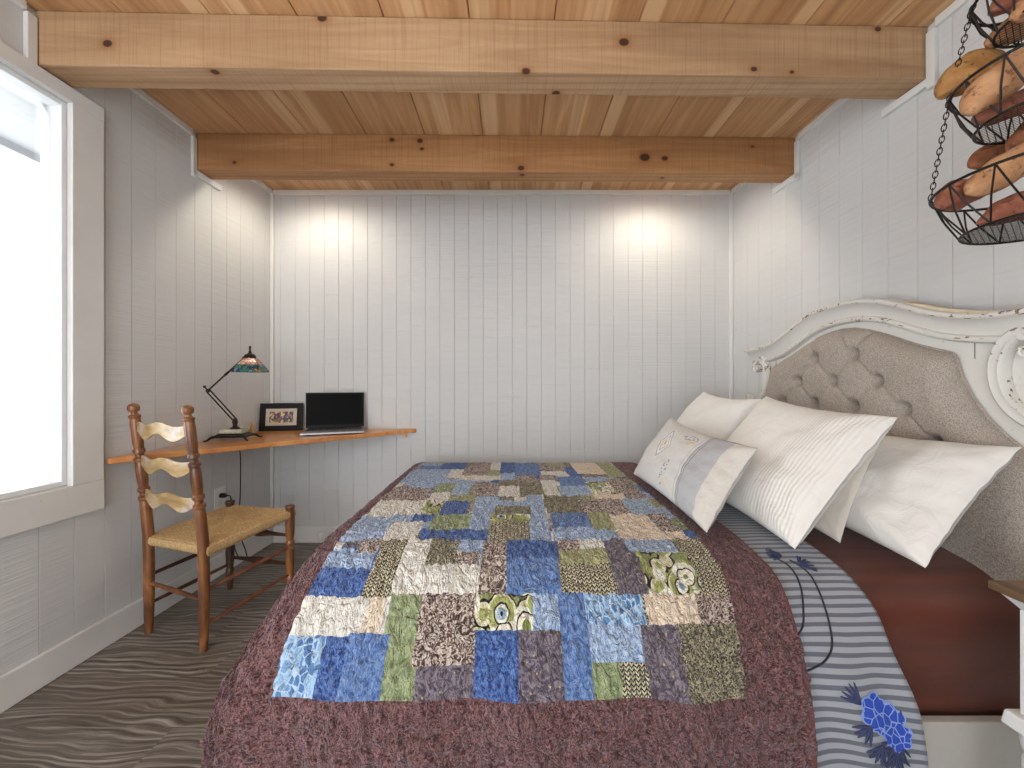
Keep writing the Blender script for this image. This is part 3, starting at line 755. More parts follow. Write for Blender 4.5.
# tufted upholstery
ZU_o = [0,.06,.12,.18,.24,.30,.36,.41,.425,.432,.445,.47,.51,.55,.59,.63]
ZU_z = [1.283,1.279,1.264,1.242,1.216,1.19,1.168,1.152,1.143,1.112,1.065,1.01,.95,.905,.872,.85]
CU = CB+.017
def UT(o): return interp(ZU_o, ZU_z, abs(o)/.965)
bound = [(.965*(ZU_o[i]+(ZU_o[i+1]-ZU_o[i])*k/8), ZU_z[i]+(ZU_z[i+1]-ZU_z[i])*k/8) for i in range(len(ZU_o)-1) for k in range(8)] + [(.965*.63,.85)]
tufts = []
for r, (z, n) in enumerate(((1.17,2),(1.065,3),(.965,4),(.86,5),(.755,4),(.65,5))):
    for k in range(n): tufts.append((.003+(k-(n-1)/2)*.196, z))
segs_ = []
for i,(a0,b0) in enumerate(tufts):
    for (a1,b1) in tufts[i+1:]:
        if abs(abs(a0-a1)-.098) < .02 and .07 < abs(b0-b1) < .13: segs_.append(((a0,b0),(a1,b1)))
# pleats run from the outer tufts to the edge
segs_ += [((.003-.098,1.17),(-.14,1.25)), ((.003+.098,1.17),(.14,1.25)), ((.003-.098,1.17),(.003-.01,1.275))]
XP = XFR-.004; UB = .50
def updepth(o, z):
    dmin = min(math.hypot(abs(o)-bo, z-bz) for bo, bz in bound)
    dmin = min(dmin, abs(.63-abs(o)))
    base_ = .058*math.sqrt(max(0, 1-(1-min(1,dmin/.075))**2)) + .004
    d = 0
    for (a,b) in tufts:
        r2 = (o-a)**2+(z-b)**2
        if r2 < .02: d += .072*math.exp(-r2/(2*.0125**2)) + .012*math.exp(-r2/(2*.045**2))
    for (p,q) in segs_:
        vx,vz = q[0]-p[0], q[1]-p[1]; L2 = vx*vx+vz*vz
        tt = max(0,min(1,((o-p[0])*vx+(z-p[1])*vz)/L2)); dd_ = math.hypot(o-p[0]-vx*tt, z-p[1]-vz*tt)
        if dd_ < .05: d = max(d, .021*math.exp(-dd_/.0085))
    return max(.003, base_-d*min(1,base_/.03))
mb = MB(); NU, NV = 181, 110
def uo(i):
    s = -1+2*i/(NU-1); return .63*s
ucache = {}
def ufn(i, j):
    o = uo(i); zt_ = UT(o); z = UB+(zt_-UB)*(j/(NV-1)); return Vector((XP-updepth(o,z), CU+o, z))
mb.grid(NU, NV, ufn)
# rim back to the board
rimv = [Vector((XP+.002, CU+uo(i), UT(uo(i))+.001)) for i in range(NU)]
b0 = len(mb.v); mb.v += rimv
for i in range(NU-1): mb.f.append([(NV-1)*NU+i, (NV-1)*NU+i+1, b0+i+1, b0+i]); mb.mi.append(0)
up = obj('upholstered_panel', mb, M_LINEN, hb, angle=70)
for (a,b) in tufts:
    mb = MB(); mb.sphere((XP-updepth(a,b)-.001, CU+a, b), .0085, 10, 6, (.5,1,1)); obj('tuft_button', mb, M_LINEN, hb)
# piping along the panel
pts = [Vector((XP-.003, CU+uo(i), UT(uo(i))+.001)) for i in range(NU)]
mb = MB(); mb.tube(pts, .0045, 6); obj('piping', mb, M_LINEN, hb)

# rails, legs, mattress
MX0, MX1, MY0, MY1 = -.585, 1.365, .985, 2.29
M_RAIL = plain('off_white_rail', rgb(206,202,194), .5)
mb = MB(); mb.box((MX0,.962,.075),(XFR,.984,.196)); obj('side_rail', mb, M_RAIL, bed, smooth=False, bevel=.003)
mb = MB(); mb.box((MX0,2.291,.075),(XFR,2.313,.212)); obj('side_rail', mb, M_DIST, bed, smooth=False, bevel=.003)
mb = MB(); mb.box((MX0-.024,.962,.075),(MX0-.001,2.313,.212)); obj('foot_rail', mb, M_DIST, bed, smooth=False, bevel=.003)
for (x,y) in ((MX0+.03,1.0),(MX0+.03,2.25)):
    mb = MB(); mb.lathe([(.022,0),(.026,.02),(.03,.06),(.034,.0745)], (x,y,.0), 16); obj('bed_leg', mb, M_DIST, bed)
for y in (1.0,2.25):
    mb = MB(); mb.box((XFR-.03,y-.03,0),(XFR-.002,y+.03,.0745)); obj('bed_leg', mb, M_DIST, bed, smooth=False, bevel=.003)

def rbox(x0,y0,z0,x1,y1,z1,r,mb,nx=60,ny=40,wr=0,seed=0,sideonly=False):
    """cushion-like rounded slab: top grid that rolls over into sides"""
    prof = [(0,z0-z1)]; 
    rnd = random.Random(seed)
    def roll(d):                   # distance inside (positive) from the edge -> height below the top
        return 0 if d >= r else r-math.sqrt(max(0, r*r-(r-d)**2))
    xs = [x0 + (x1-x0)*i/nx for i in range(nx+1)]; ys = [y0+(y1-y0)*i/ny for i in range(ny+1)]
    return xs, ys, roll
# mattress core
def slab(mb, x0,y0,z0,x1,y1,z1,r,n=6,wr=None):
    """rounded slab built from stacked inset rings, rounded corners in plan"""
    rc = .05; K = 10
    def outline(ins):
        out = []
        for cx,cy,a0 in ((x1-rc,y1-rc,0),(x0+rc,y1-rc,PI/2),(x0+rc,y0+rc,PI),(x1-rc,y0+rc,1.5*PI)):
            for k in range(K+1):
                a = a0+PI/2*k/K; out.append((cx+(rc-ins)*math.cos(a), cy+(rc-ins)*math.sin(a)))
        return out
    return outline
mb = MB(); ol_ = slab(mb, MX0+.05,MY0+.075,.15,MX1-.02,MY1-.08,.5,.04)
lay = [(.0,.155),(0,.43)] + [(.04*(1-math.cos(a)), .43+.05*math.sin(a)) for a in (PI/8,PI/4,3*PI/8,PI/2)]
vs = []
for ins,z in lay: vs += [(x,y,z) for x,y in ol_(ins)]
n_ = len(ol_(0)); fs = [(i*n_+k,i*n_+(k+1)%n_,(i+1)*n_+(k+1)%n_,(i+1)*n_+k) for i in range(len(lay)-1) for k in range(n_)]
fs += [tuple(range(n_-1,-1,-1)), tuple((len(lay)-1)*n_+k for k in range(n_))]
mb.add(vs, fs); tag(obj('mattress', mb, plain('white_ticking', rgb(220,220,216), .8)), 'white mattress wrapped in the rust brown sheet', 'mattress')

# ------------------------------------------------------------------ bedding cloth profile (cross-section, near hem to far hem)
PROF = [(.822,.10),(.828,.18),(.835,.25),(.850,.33),(.885,.40),(.945,.468),(1.03,.528),(1.15,.563),(1.30,.574),(1.6,.580),(2.0,.582),(2.18,.580),(2.27,.565),(2.325,.52),(2.35,.44),(2.36,.34),(2.365,.24)]
PC = catmull([(y,z,0) for y,z in PROF], 14)
ARC = [0.0]
for a,b in zip(PC[:-1],PC[1:]): ARC.append(ARC[-1]+(b-a).length)
VT = ARC[-1]
AY = [p.x for p in PC]; AZ = [p.y for p in PC]
def prof_at(v): return interp(ARC, AY, v), interp(ARC, AZ, v)
def v_of_py(py):
    """arc position whose surface point is seen on image row py (first crossing from the near hem)"""
    best = None
    for v_, p in zip(ARC, PC):
        if p.x > 2.26: break
        r = 384+F*(EYE-p.y)/p.x
        if best is None or abs(r-py) < best[0]: best = (abs(r-py), v_)
    return best[1]

# fitted sheet over the mattress (rust brown)
def mat_sheet():
    t = NT('rust_sheet'); v = t.coord()
    n = t.noise(t.map(v,(1.5,7,7)), 1, 4, .55, 1.2); st = t.wave(t.map(v,(.2,1,1)), 6, 3, 2, 1, 'Y')
    col = t.mix(n, rgb(74,34,26), rgb(122,62,44))
    col = t.mix(t.ma('MULTIPLY', st, .6), col, rgb(80,38,29))
    cr = t.noise(t.map(v,(2,9,9)), 1, 3, .5, 1.5)
    return t.bsdf(col, .42, t.bump(cr, .35, .012), spec=.5, **{'Sheen Weight': .15})
M_SHEET = mat_sheet()
SPROF = [(1.004,.160),(.998,.21),(.990,.30),(.988,.39),(.998,.44),(1.03,.487),(1.085,.522),(1.17,.543),(1.30,.553),(1.62,.556),(2.0,.555),(2.14,.548),(2.215,.525),(2.262,.485),(2.282,.43),(2.284,.35),(2.278,.25),(2.27,.16)]
SPC = catmull([(y,z,0) for y,z in SPROF], 5)
mb = MB(); NXs = 90
def shp(i, j):
    x = MX0+.012+(MX1-MX0-.014)*i/NXs; p = SPC[j]; y, z = p.x, p.y
    ex = min(1, (x-MX0-.012)/.09); z = z if ex >= 1 else z-.09*(1-math.sqrt(max(0,1-(1-ex)**2)))*smooth01((z-.3)/.2)
    from mathutils import noise as mn
    wr = mn.noise(Vector((x*3, y*9, z*9)))*.006 + mn.noise(Vector((x*9+y*4, y*16, z*14)))*.0025
    side = smooth01((.5-z)/.08)
    s_ = -1 if y < 1.6 else 1
    return Vector((x, y + s_*side*(wr-.003), z+(1-side)*(wr*.6-.003)))
mb.grid(NXs+1, len(SPC), shp)
n0 = NXs+1
fs_ = [[j*n0 for j in range(len(SPC))], [j*n0+NXs for j in range(len(SPC)-1,-1,-1)]]
for f_ in fs_: mb.f.append(f_); mb.mi.append(0)
sheet = obj('fitted_sheet', mb, M_SHEET, angle=60)
tag(sheet, 'rust brown fitted sheet covering the mattress below the pillows', 'sheet')

# ---- fabrics of the quilt (all read the cloth map in metres)
def quilt_bump(t, uv, amt=1.0):
    # meandering stitch lines with puckers between them
    n = t.noise(t.map(uv,(1.15,.8,1)), 27, 1, .4, 1.1)
    g = t.step(t.ma('ABSOLUTE', t.ma('SUBTRACT', n, .5)), 0, .12)
    n2 = t.noise(t.map(uv,(1.5,.75,1),loc=(3.3,1.7,0)), 52, 2, .5, 1.4)
    g2 = t.step(t.ma('ABSOLUTE', t.ma('SUBTRACT', n2, .5)), 0, .15)
    f = t.noise(t.map(uv,(1.5,.7,1)), 120, 2, .5)
    h = t.ma('ADD', t.ma('ADD', t.ma('MULTIPLY', g, .8), t.ma('MULTIPLY', g2, .55)), t.ma('MULTIPLY', f, .5))
    return t.bump(h, .85*amt, .006), g
def fabric(name, fn, rough=.85):
    t = NT(name); uv = t.n('ShaderNodeUVMap', uv_map='cloth').outputs[0]
    nrm, e = quilt_bump(t, uv)
    col = fn(t, uv)
    return t.bsdf(col, rough, nrm, spec=.2, **{'Sheen Weight': .18, 'Sheen Roughness': .5, 'Sheen Tint': (.85,.88,1,1)})
def mottled(a, b, sc=90, k=(.38,.62)):
    def fn(t, uv): return t.mix(t.step(t.noise(uv, sc, 4, .62, .6), *k), a, b)
    return fn
def floral(bg, ink, sc=75, dots=None):
    def fn(t, uv):
        n = t.noise(uv, sc, 3, .6, 2.4); c = t.mix(t.step(n,.47,.53), bg, ink)
        if dots:
            d = t.vor(uv, 62); c = t.mix(t.step(d,.17,.12), c, dots)
        return c
    return fn
def herring(a, b, w=.012):
    def fn(t, uv):
        p = t.sep(uv); x = t.ma('DIVIDE', p[0], w)
        zig = t.ma('ABSOLUTE', t.ma('SUBTRACT', t.ma('FRACT', x), .5))
        s = t.ma('FRACT', t.ma('ADD', t.ma('DIVIDE', p[1], w*.75), t.ma('MULTIPLY', zig, 1.6)))
        c = t.mix(t.ma('LESS_THAN', s, .45), a, b)
        gap = t.ma('LESS_THAN', zig, .07)
        return t.mix(gap, c, b)
    return fn
def shards(t, uv):
    c = t.n('ShaderNodeSeparateColor', {0: t.vor(t.map(uv,(1,.6,1),rot=(0,0,.6)), 85, out='Color', rnd=1)}).outputs
    e = t.n('ShaderNodeTexVoronoi', {'Vector': t.map(uv,(1,.6,1),rot=(0,0,.6)), 'Scale': 85}, feature='DISTANCE_TO_EDGE').outputs['Distance']
    col = t.ramp(c[0], [(0,rgb(84,124,172)),(.4,rgb(124,160,200)),(.7,rgb(150,184,216))], 'CONSTANT')
    return t.mix(t.step(e,.05,.09), rgb(176,198,222), col)
def bold(t, uv):
    v = t.map(uv, (1,.8,1))
    d = t.vor(v, 19, rnd=.9); c = t.n('ShaderNodeSeparateColor', {0: t.vor(v, 19, out='Color', rnd=.9)}).outputs
    ringc = t.ramp(d, [(0,rgb(232,232,222)),(.13,rgb(36,34,32)),(.19,rgb(150,176,196)),(.28,rgb(232,230,216)),(.36,rgb(40,38,36)),(.42,rgb(160,164,100)),(.62,rgb(214,210,178)),(.70,rgb(30,28,28)),(.76,rgb(136,142,90))], 'CONSTANT')
    alt = t.ramp(d, [(0,rgb(120,132,70)),(.2,rgb(226,222,204)),(.42,rgb(48,44,40)),(.48,rgb(226,224,210)),(.68,rgb(164,168,106))], 'CONSTANT')
    return t.mix(t.ma('GREATER_THAN', c[1], .55), ringc, alt)
def border(t, uv):
    n = t.noise(uv, 105, 3, .6, 2.4); m = t.noise(uv, 9, 2)
    c = t.mix(t.step(n,.38,.64), rgb(64,38,38), rgb(142,104,104))
    return t.mix(t.ma('MULTIPLY', m, .3), c, rgb(84,54,54))
FAB = {
 'BR': fabric('quilt_plum_border', border),
 'W': fabric('quilt_white', mottled(rgb(206,202,194), rgb(224,221,213), 60)),
 'C': fabric('quilt_cream', mottled(rgb(214,196,172), rgb(226,212,194), 60)),
 'L': fabric('quilt_pale_blue', mottled(rgb(128,152,190), rgb(178,194,214), 110)),
 'S': fabric('quilt_dusty_blue', mottled(rgb(134,152,182), rgb(174,190,210), 90)),
 'M': fabric('quilt_mid_blue', mottled(rgb(76,106,160), rgb(116,142,186), 80)),
 'N': fabric('quilt_navy', mottled(rgb(42,66,128), rgb(92,122,176), 130)),
 'G': fabric('quilt_sage', mottled(rgb(124,136,100), rgb(158,168,128), 70)),
 'O': fabric('quilt_olive', mottled(rgb(138,140,98), rgb(174,172,130), 90)),
 'F': fabric('quilt_brown_floral', floral(rgb(196,182,170), rgb(82,62,58))),
 'P': fabric('quilt_grey_paisley', floral(rgb(126,116,124), rgb(86,78,90), 45, rgb(186,172,110))),
 'H': fabric('quilt_herringbone', herring(rgb(196,188,156), rgb(52,48,46))),
 'K': fabric('quilt_speckled_olive', floral(rgb(164,156,128), rgb(64,60,52), 120)),
 'T': fabric('quilt_shard_print', shards),
 'B': fabric('quilt_circle_print', bold),
}
FK = list(FAB); FI = {k:i for i,k in enumerate(FK)}
TILE = {1:(330,455,5.12), 2:(500,455,5.12), 3:(260,580,4.2667), 4:(480,560,3.4133)}
PATCH = [  # tile, left, right (at the lower edge), top, bottom, fabric
 (1,300,590,85,150,'L'),(1,560,690,45,82,'N'),(1,590,680,85,138,'W'),(1,670,812,45,122,'F'),(1,820,882,45,92,'W'),(1,812,880,92,122,'O'),(1,660,880,122,142,'W'),(1,885,945,45,106,'N'),(1,945,1060,45,116,'M'),(1,880,950,106,145,'L'),(1,960,1060,118,165,'F'),
 (2,0,75,45,105,'N'),(2,75,210,50,118,'M'),(2,0,75,105,145,'L'),(2,210,340,40,100,'F'),(2,240,335,40,70,'O'),(2,215,350,95,126,'W'),(2,355,430,75,130,'N'),(2,340,400,40,75,'K'),(2,400,565,50,112,'C'),(2,430,570,110,132,'K'),(2,565,650,50,130,'O'),(2,210,300,122,150,'F'),
 (1,200,490,180,250,'F'),(1,400,540,150,182,'L'),(1,520,620,165,222,'G'),(1,620,708,150,222,'L'),(1,710,858,150,226,'F'),(1,560,745,220,252,'O'),(1,500,600,215,248,'W'),
 (1,860,975,170,228,'W'),(1,858,960,145,170,'K'),(1,975,1060,150,228,'K'),(1,940,1040,226,252,'W'),(1,850,940,226,252,'K'),
 (2,105,230,150,225,'K'),(2,225,312,142,222,'W'),(2,312,452,128,175,'M'),(2,320,480,172,217,'L'),(2,452,610,130,158,'L'),(2,480,640,155,212,'B'),(2,630,770,132,245,'F'),(2,490,665,210,246,'C'),
 (1,180,455,250,332,'W'),(1,455,556,250,320,'B'),(1,556,697,250,320,'N'),(1,697,850,230,405,'L'),(1,850,1030,252,288,'L'),
 (2,248,437,222,314,'K'),(2,437,680,245,318,'F'),(2,680,832,245,322,'S'),(2,160,268,220,457,'L'),
 (1,-200,258,335,465,'L'),(1,285,420,318,360,'S'),(1,412,520,318,360,'N'),(1,262,437,360,457,'W'),(1,500,708,320,404,'G'),(1,442,802,404,457,'N'),(1,815,1030,320,366,'B'),(1,840,1030,286,322,'K'),(1,805,1032,365,462,'H'),
 (2,270,477,316,386,'M'),(2,275,620,386,457,'L'),(2,482,602,316,402,'O'),(2,612,828,320,410,'C'),(2,628,978,408,462,'C'),(2,828,930,320,410,'F'),
 (1,-200,205,512,603,'L'),(1,130,238,458,516,'F'),(1,-300,158,603,748,'N'),(1,163,308,457,747,'H'),(1,305,487,457,740,'W'),(1,485,757,588,738,'W'),(1,487,642,460,590,'K'),(1,640,765,520,590,'F'),(1,650,785,458,522,'L'),(1,757,897,462,738,'F'),
 (2,38,302,460,552,'N'),(2,30,322,550,738,'M'),(2,302,417,457,514,'F'),(2,417,548,455,510,'W'),(2,308,583,508,592,'O'),(2,320,606,590,738,'H'),(2,604,768,452,738,'P'),(2,768,1090,514,738,'B'),(2,655,918,455,516,'S'),(2,915,1015,460,516,'K'),
 (4,765,1200,-60,124,'H'),
 (3,480,657,78,600,'G'),(3,0,240,250,600,'T'),(3,-50,530,90,245,'W'),(3,442,515,85,238,'C'),(3,240,345,245,600,'N'),(3,345,522,235,600,'M'),(3,655,912,78,372,'F'),(3,655,912,372,600,'P'),
 (4,-20,183,126,248,'B'),(4,-20,136,248,500,'N'),(4,136,284,248,500,'P'),(4,183,285,126,248,'L'),(4,366,578,126,242,'T'),(4,370,583,240,355,'L'),(4,387,485,353,500,'G'),(4,285,387,126,500,'M'),(4,485,592,353,500,'H'),(4,588,737,240,500,'P'),(4,735,1200,240,500,'K'),(4,578,778,124,240,'C'),(4,776,1200,124,240,'F'),
]
V_BOT = v_of_py(702); V_TOP = v_of_py(463.0)+.05
PX0, PX1 = -.525, .575                                    # edges of the patchwork field
rects = []
for (tl_, a, b, y0, y1, fb) in PATCH:
    ox, oy, sc = TILE[tl_]
    pa, pb, p0, p1 = ox+a/sc, ox+b/sc, oy+y0/sc, oy+y1/sc
    vb, vt = v_of_py(min(p1,700)), v_of_py(p0)
    yb_ = prof_at(vb)[0]; vb = -1 if p1 > 700 else vb
    rects.append(((pa-512)/F*yb_, (pb-512)/F*yb_, vb, vt, FI[fb]))
BORD_R, BORD_L = .135, .185
U0, U1 = PX0-BORD_L, PX1+BORD_R
NUq = round((U1-U0)/.006); NVq = round(VT/.006)
rq = random.Random(11)
rand_f = [rq.choice('LSMNGOFPWKCHL') for _ in range(4000)]
def fab_at(u, v):
    if u < PX0 or u > PX1 or v < V_BOT: return FI['BR']
    if v > V_TOP+.12: return FI['BR']
    for (x0,x1,vb,vt,fb) in reversed(rects):
        if x0 <= u < x1 and vb <= v < vt: return fb
    return FI[rand_f[(int((u+2)/.1)*37+int(v/.1)*11) % 4000]]
def foot_drop(u):
    """cloth past the foot edge: returns (x, drop)"""
    e_ = -.53
    if u >= e_: return u, 0.0
    s = e_-u; r = .07
    if s < r*1.2:
        a = s/r; return e_-r*math.sin(a)*.95, r*(1-math.cos(a))
    a = 1.2; x = e_-r*math.sin(a)*.95; d = r*(1-math.cos(a)); k = s-r*1.2
    return x-k*.30, d+k*.95
def nz(u, v, s): 
    from mathutils import noise as mn
    return mn.noise(Vector((u*s, v*s, 3.1)))
def quilt_pt(u, v, lift=0.0):
    y, z = prof_at(v)
    x, dr = foot_drop(u)
    zt_ = .582; dy = max(0.0, zt_-z)
    # both drops combine at the corner; cloth there swings outwards
    d = (dy**2.2+dr**2.2)**(1/2.2)
    near = smooth01((1.05-y)/.25)
    if u < -.45: x -= near*.045*smooth01((-.45-u)/.2)
    xs = 1-.105*near*smooth01((u-.2)/.4)                   # the right side pulls in a little as it hangs
    x = x*xs
    # gentle hanging folds and slack
    fold = .008*math.sin(u*17+v*2.0)*smooth01((.95-y)/.12) + .004*math.sin(u*31+1.3)*smooth01((.9-y)/.06)
    slack = .005*nz(u,v,5)+.0022*nz(u,v,19)
    zz = zt_-d+slack+lift; yy = y-fold-lift*near*1.5
    rgt = smooth01((u-(U1-.10))/.10)
    x += .018*math.sin(v*5.2+.6)*rgt
    return Vector((x, yy, max(.03, zz)))
def relief(u, v):
    from mathutils import noise as mn
    wu = u+.012*mn.noise(Vector((u*14, v*14, 7.7))); wv = v+.012*mn.noise(Vector((u*14, v*14, 2.2)))
    a = abs(mn.noise(Vector((wu*40, wv*27, 1.1)))); b = abs(mn.noise(Vector((wu*62, wv*34, 5.3))))
    return .0058*smooth01(a/.26) + .0040*smooth01(b/.30) - .002
q = MB(); q.uv = []
for j in range(NVq+1):
    for i in range(NUq+1):
        u = U0+(U1-U0)*i/NUq; v = VT*j/NVq
        q.v.append(quilt_pt(u, v, .009+relief(u, v))); q.uv.append((u, v))
for j in range(NVq):
    for i in range(NUq):
        a = j*(NUq+1)+i; q.f.append([a,a+1,a+NUq+2,a+NUq+1])
        q.mi.append(fab_at(U0+(U1-U0)*(i+.5)/NUq, VT*(j+.5)/NVq))
quilt = obj('patchwork_quilt', q, [FAB[k] for k in FK], angle=80, solid=.009, recalc=False)
tag(quilt, 'patchwork quilt in blues, greens and creams with a plum border over the bed', 'quilt')
# binding along the hem
M_BIND = plain('plum_binding', rgb(104,66,62), .8)
hem = [quilt_pt(U0, VT*j/120, .0085) for j in range(121)] 
mb = MB(); mb.tube(hem, .0065, 6); hem2 = [quilt_pt(U1, VT*j/120, .0085) for j in range(121)]; mb.tube(hem2, .0065, 6)
mb.tube([quilt_pt(U0+(U1-U0)*i/80, .0, .0085) for i in range(81)], .0065, 6)
obj('binding', mb, M_BIND, quilt)

# ------------------------------------------------------------------ striped blanket under the quilt
def mat_stripe():
    t = NT('blue_grey_stripe_knit'); uv = t.n('ShaderNodeUVMap', uv_map='cloth').outputs[0]; p = t.sep(uv)
    wob = t.noise(uv, 5, 2)
    s = t.ma('FRACT', t.ma('ADD', t.ma('DIVIDE', p[1], .0215), t.ma('MULTIPLY', wob, .5)))
    st = t.ma('MULTIPLY', t.step(s,.02,.10), t.ma('SUBTRACT', 1, t.step(s,.46,.56)))
    kn = t.wave(uv, 160, 0, 0, 1, 'DIAGONAL'); kx = t.noise(uv, 420, 2)
    c = t.mix(st, rgb(168,172,180), rgb(98,102,113))
    c = t.mix(t.ma('MULTIPLY', kx, .35), c, rgb(130,132,140))
    return t.bsdf(c, .9, t.bump(t.ma('ADD', kn, kx), .35, .003), spec=.15, **{'Sheen Weight': .2})
BL0, BL1 = .48, .925
def blanket_pt(u, v, lift=0):
    y, z = prof_at(v); near = smooth01((1.05-y)/.25)
    rip = .006*math.sin(u*40+v*6)*smooth01((.93-y)/.1)
    e_ = smooth01((u-(BL1-.16))/.16)
    x = u + e_*(.018*math.sin(v*4.6+1.0) - .028*math.exp(-((y-.88)/.06)**2))
    return Vector((x, y+.018*near-rip+.0-lift*near, z-.002+.002*nz(u,v,14)+lift*(1-.7*near)))
nb_u, nb_v = 46, 200
bl = MB(); bl.uv = []
for j in range(nb_v+1):
    for i in range(nb_u+1):
        u = BL0+(BL1-BL0)*i/nb_u; v = VT*j/nb_v; bl.v.append(blanket_pt(u,v)); bl.uv.append((u,v))
for j in range(nb_v):
    for i in range(nb_u):
        a = j*(nb_u+1)+i; bl.f.append([a,a+1,a+nb_u+2,a+nb_u+1]); bl.mi.append(0)
blanket = obj('striped_blanket', bl, mat_stripe(), angle=80, solid=.005, recalc=False)
tag(blanket, 'blue and grey striped blanket with stitched blue flower beneath the quilt edge', 'blanket')
def uv_of_px(px, py):
    v = v_of_py(py); y = prof_at(v)[0]+.018*smooth01((1.05-prof_at(v)[0])/.25); return (px-512)/F*y, v
def stitch(pxs, r, name, mat, n=10):
    pts = catmull([Vector(uv_of_px(*p)+(0,)) for p in pxs], n)
    mb = MB(); mb.tube([blanket_pt(p.x,p.y,.0035) for p in pts], r, 6); return obj(name, mb, mat, blanket)
M_THREAD = plain('dark_thread', rgb(44,46,58), .8)
stitch([(772,556),(790,568),(800,585),(803,610),(802,630),(793,641)], .0022, 'stitched_line', M_THREAD)
stitch([(790,560),(808,572),(820,595),(829,625),(831,648),(824,665),(812,674),(800,676)], .0022, 'stitched_line', M_THREAD)
t = NT('royal_blue_thread'); v = t.coord(); de = t.n('ShaderNodeTexVoronoi', {'Vector': v, 'Scale': 48}, feature='DISTANCE_TO_EDGE').outputs['Distance']
nn_ = t.noise(v, 160, 2)
M_FLOW = t.bsdf(t.mix(t.step(de, .02, .06), rgb(150,172,228), t.mix(nn_, rgb(24,52,150), rgb(56,96,214))), .7, t.bump(nn_, .5, .003))
M_NAVY = plain('navy_thread', rgb(58,66,104), .8, bump=.4, bscale=200); M_LT = plain('pale_blue_thread', rgb(140,166,226), .7)
def leaf(cx_, cy_, L, W_, a, mat, name, lift, target=None, par=None):
    mbx = target or MB(); c0 = Vector(uv_of_px(cx_,cy_)+(0,)); n = 10; dirv = Vector((math.cos(a),math.sin(a),0)); pv = Vector((-dirv.y,dirv.x,0))
    ring = [c0+dirv*(L*(.5-.5*math.cos(PI*i/n)))+pv*W_*math.sin(PI*i/n) for i in range(n+1)] + [c0+dirv*(L*(.5-.5*math.cos(PI*i/n)))-pv*W_*math.sin(PI*i/n) for i in range(n-1,0,-1)]
    vs = [blanket_pt(p.x,p.y,lift) for p in ring]; c = c0+dirv*L*.5; vs.append(blanket_pt(c.x,c.y,lift+.0007))
    k = len(ring); mbx.add(vs, [(i,(i+1)%k,k) for i in range(k)])
    if target is None: return obj(name, mbx, mat, par or blanket, solid=.002)
fl = MB(); ed = MB()
for (px_,py_,s) in ((874,716,1.0),(890,728,1.05),(898,744,.9)):
    for k in range(6):
        a = k*PI/3+.3; leaf(px_,py_,.036*s,.015*s,a,M_FLOW,'p',.0040+.0002*k,fl); leaf(px_,py_,.039*s,.0175*s,a,M_LT,'p',.0036,ed)
fo = obj('embroidered_flower', fl, M_FLOW, blanket); tag(fo, 'royal blue stitched flower cluster')
obj('flower_outline', ed, M_LT, fo)
rs = random.Random(5)
for (px_,py_,a0,cnt) in ((858,706,2.2,5),(800,566,.2,7),(782,556,2.9,6),(897,750,-2.0,9),(896,760,-1.8,7),(868,730,-2.4,5),(902,738,1.9,5),(880,750,-2.0,6),(795,634,2.8,4)):
    sp = MB()
    for k in range(cnt): leaf(px_, py_, .042, .0032, a0+(k-(cnt-1)/2)*.3+rs.uniform(-.08,.08), M_NAVY,'s',.0040,sp)
    obj('embroidered_sprig', sp, M_NAVY, blanket, solid=.001)

# ------------------------------------------------------------------ pillows
def mat_cotton(name, c, rib=False, fold=1.0):
    t = NT(name); v = t.coord(); uv = t.n('ShaderNodeUVMap', uv_map='cloth').outputs[0]
    n = t.noise(v, 14, 3, .5, 1.0); f = t.noise(v, 500, 2)
    h = t.ma('ADD', t.ma('MULTIPLY', n, fold), t.ma('MULTIPLY', f, .05))
    nr = t.bump(h, .35, .02)
    if rib:
        p = t.sep(uv); w = t.ma('SINE', t.ma('MULTIPLY', t.ma('ADD', p[0], t.ma('MULTIPLY', t.noise(uv, 3, 2), .05)), 2*PI*22))
        w2 = t.ma('MULTIPLY', w, t.ma('ADD', .25, t.ma('MULTIPLY', .75, t.step(p[0], .05, .8))))
        nr = t.bump(w2, .4, .0018, nr)
    col = t.mix(t.ma('MULTIPLY', n, .25), c, tuple(x*.93 for x in c[:3])+(1,))
    return t.bsdf(col, .85, nr, spec=.15, **{'Sheen Weight': .1})
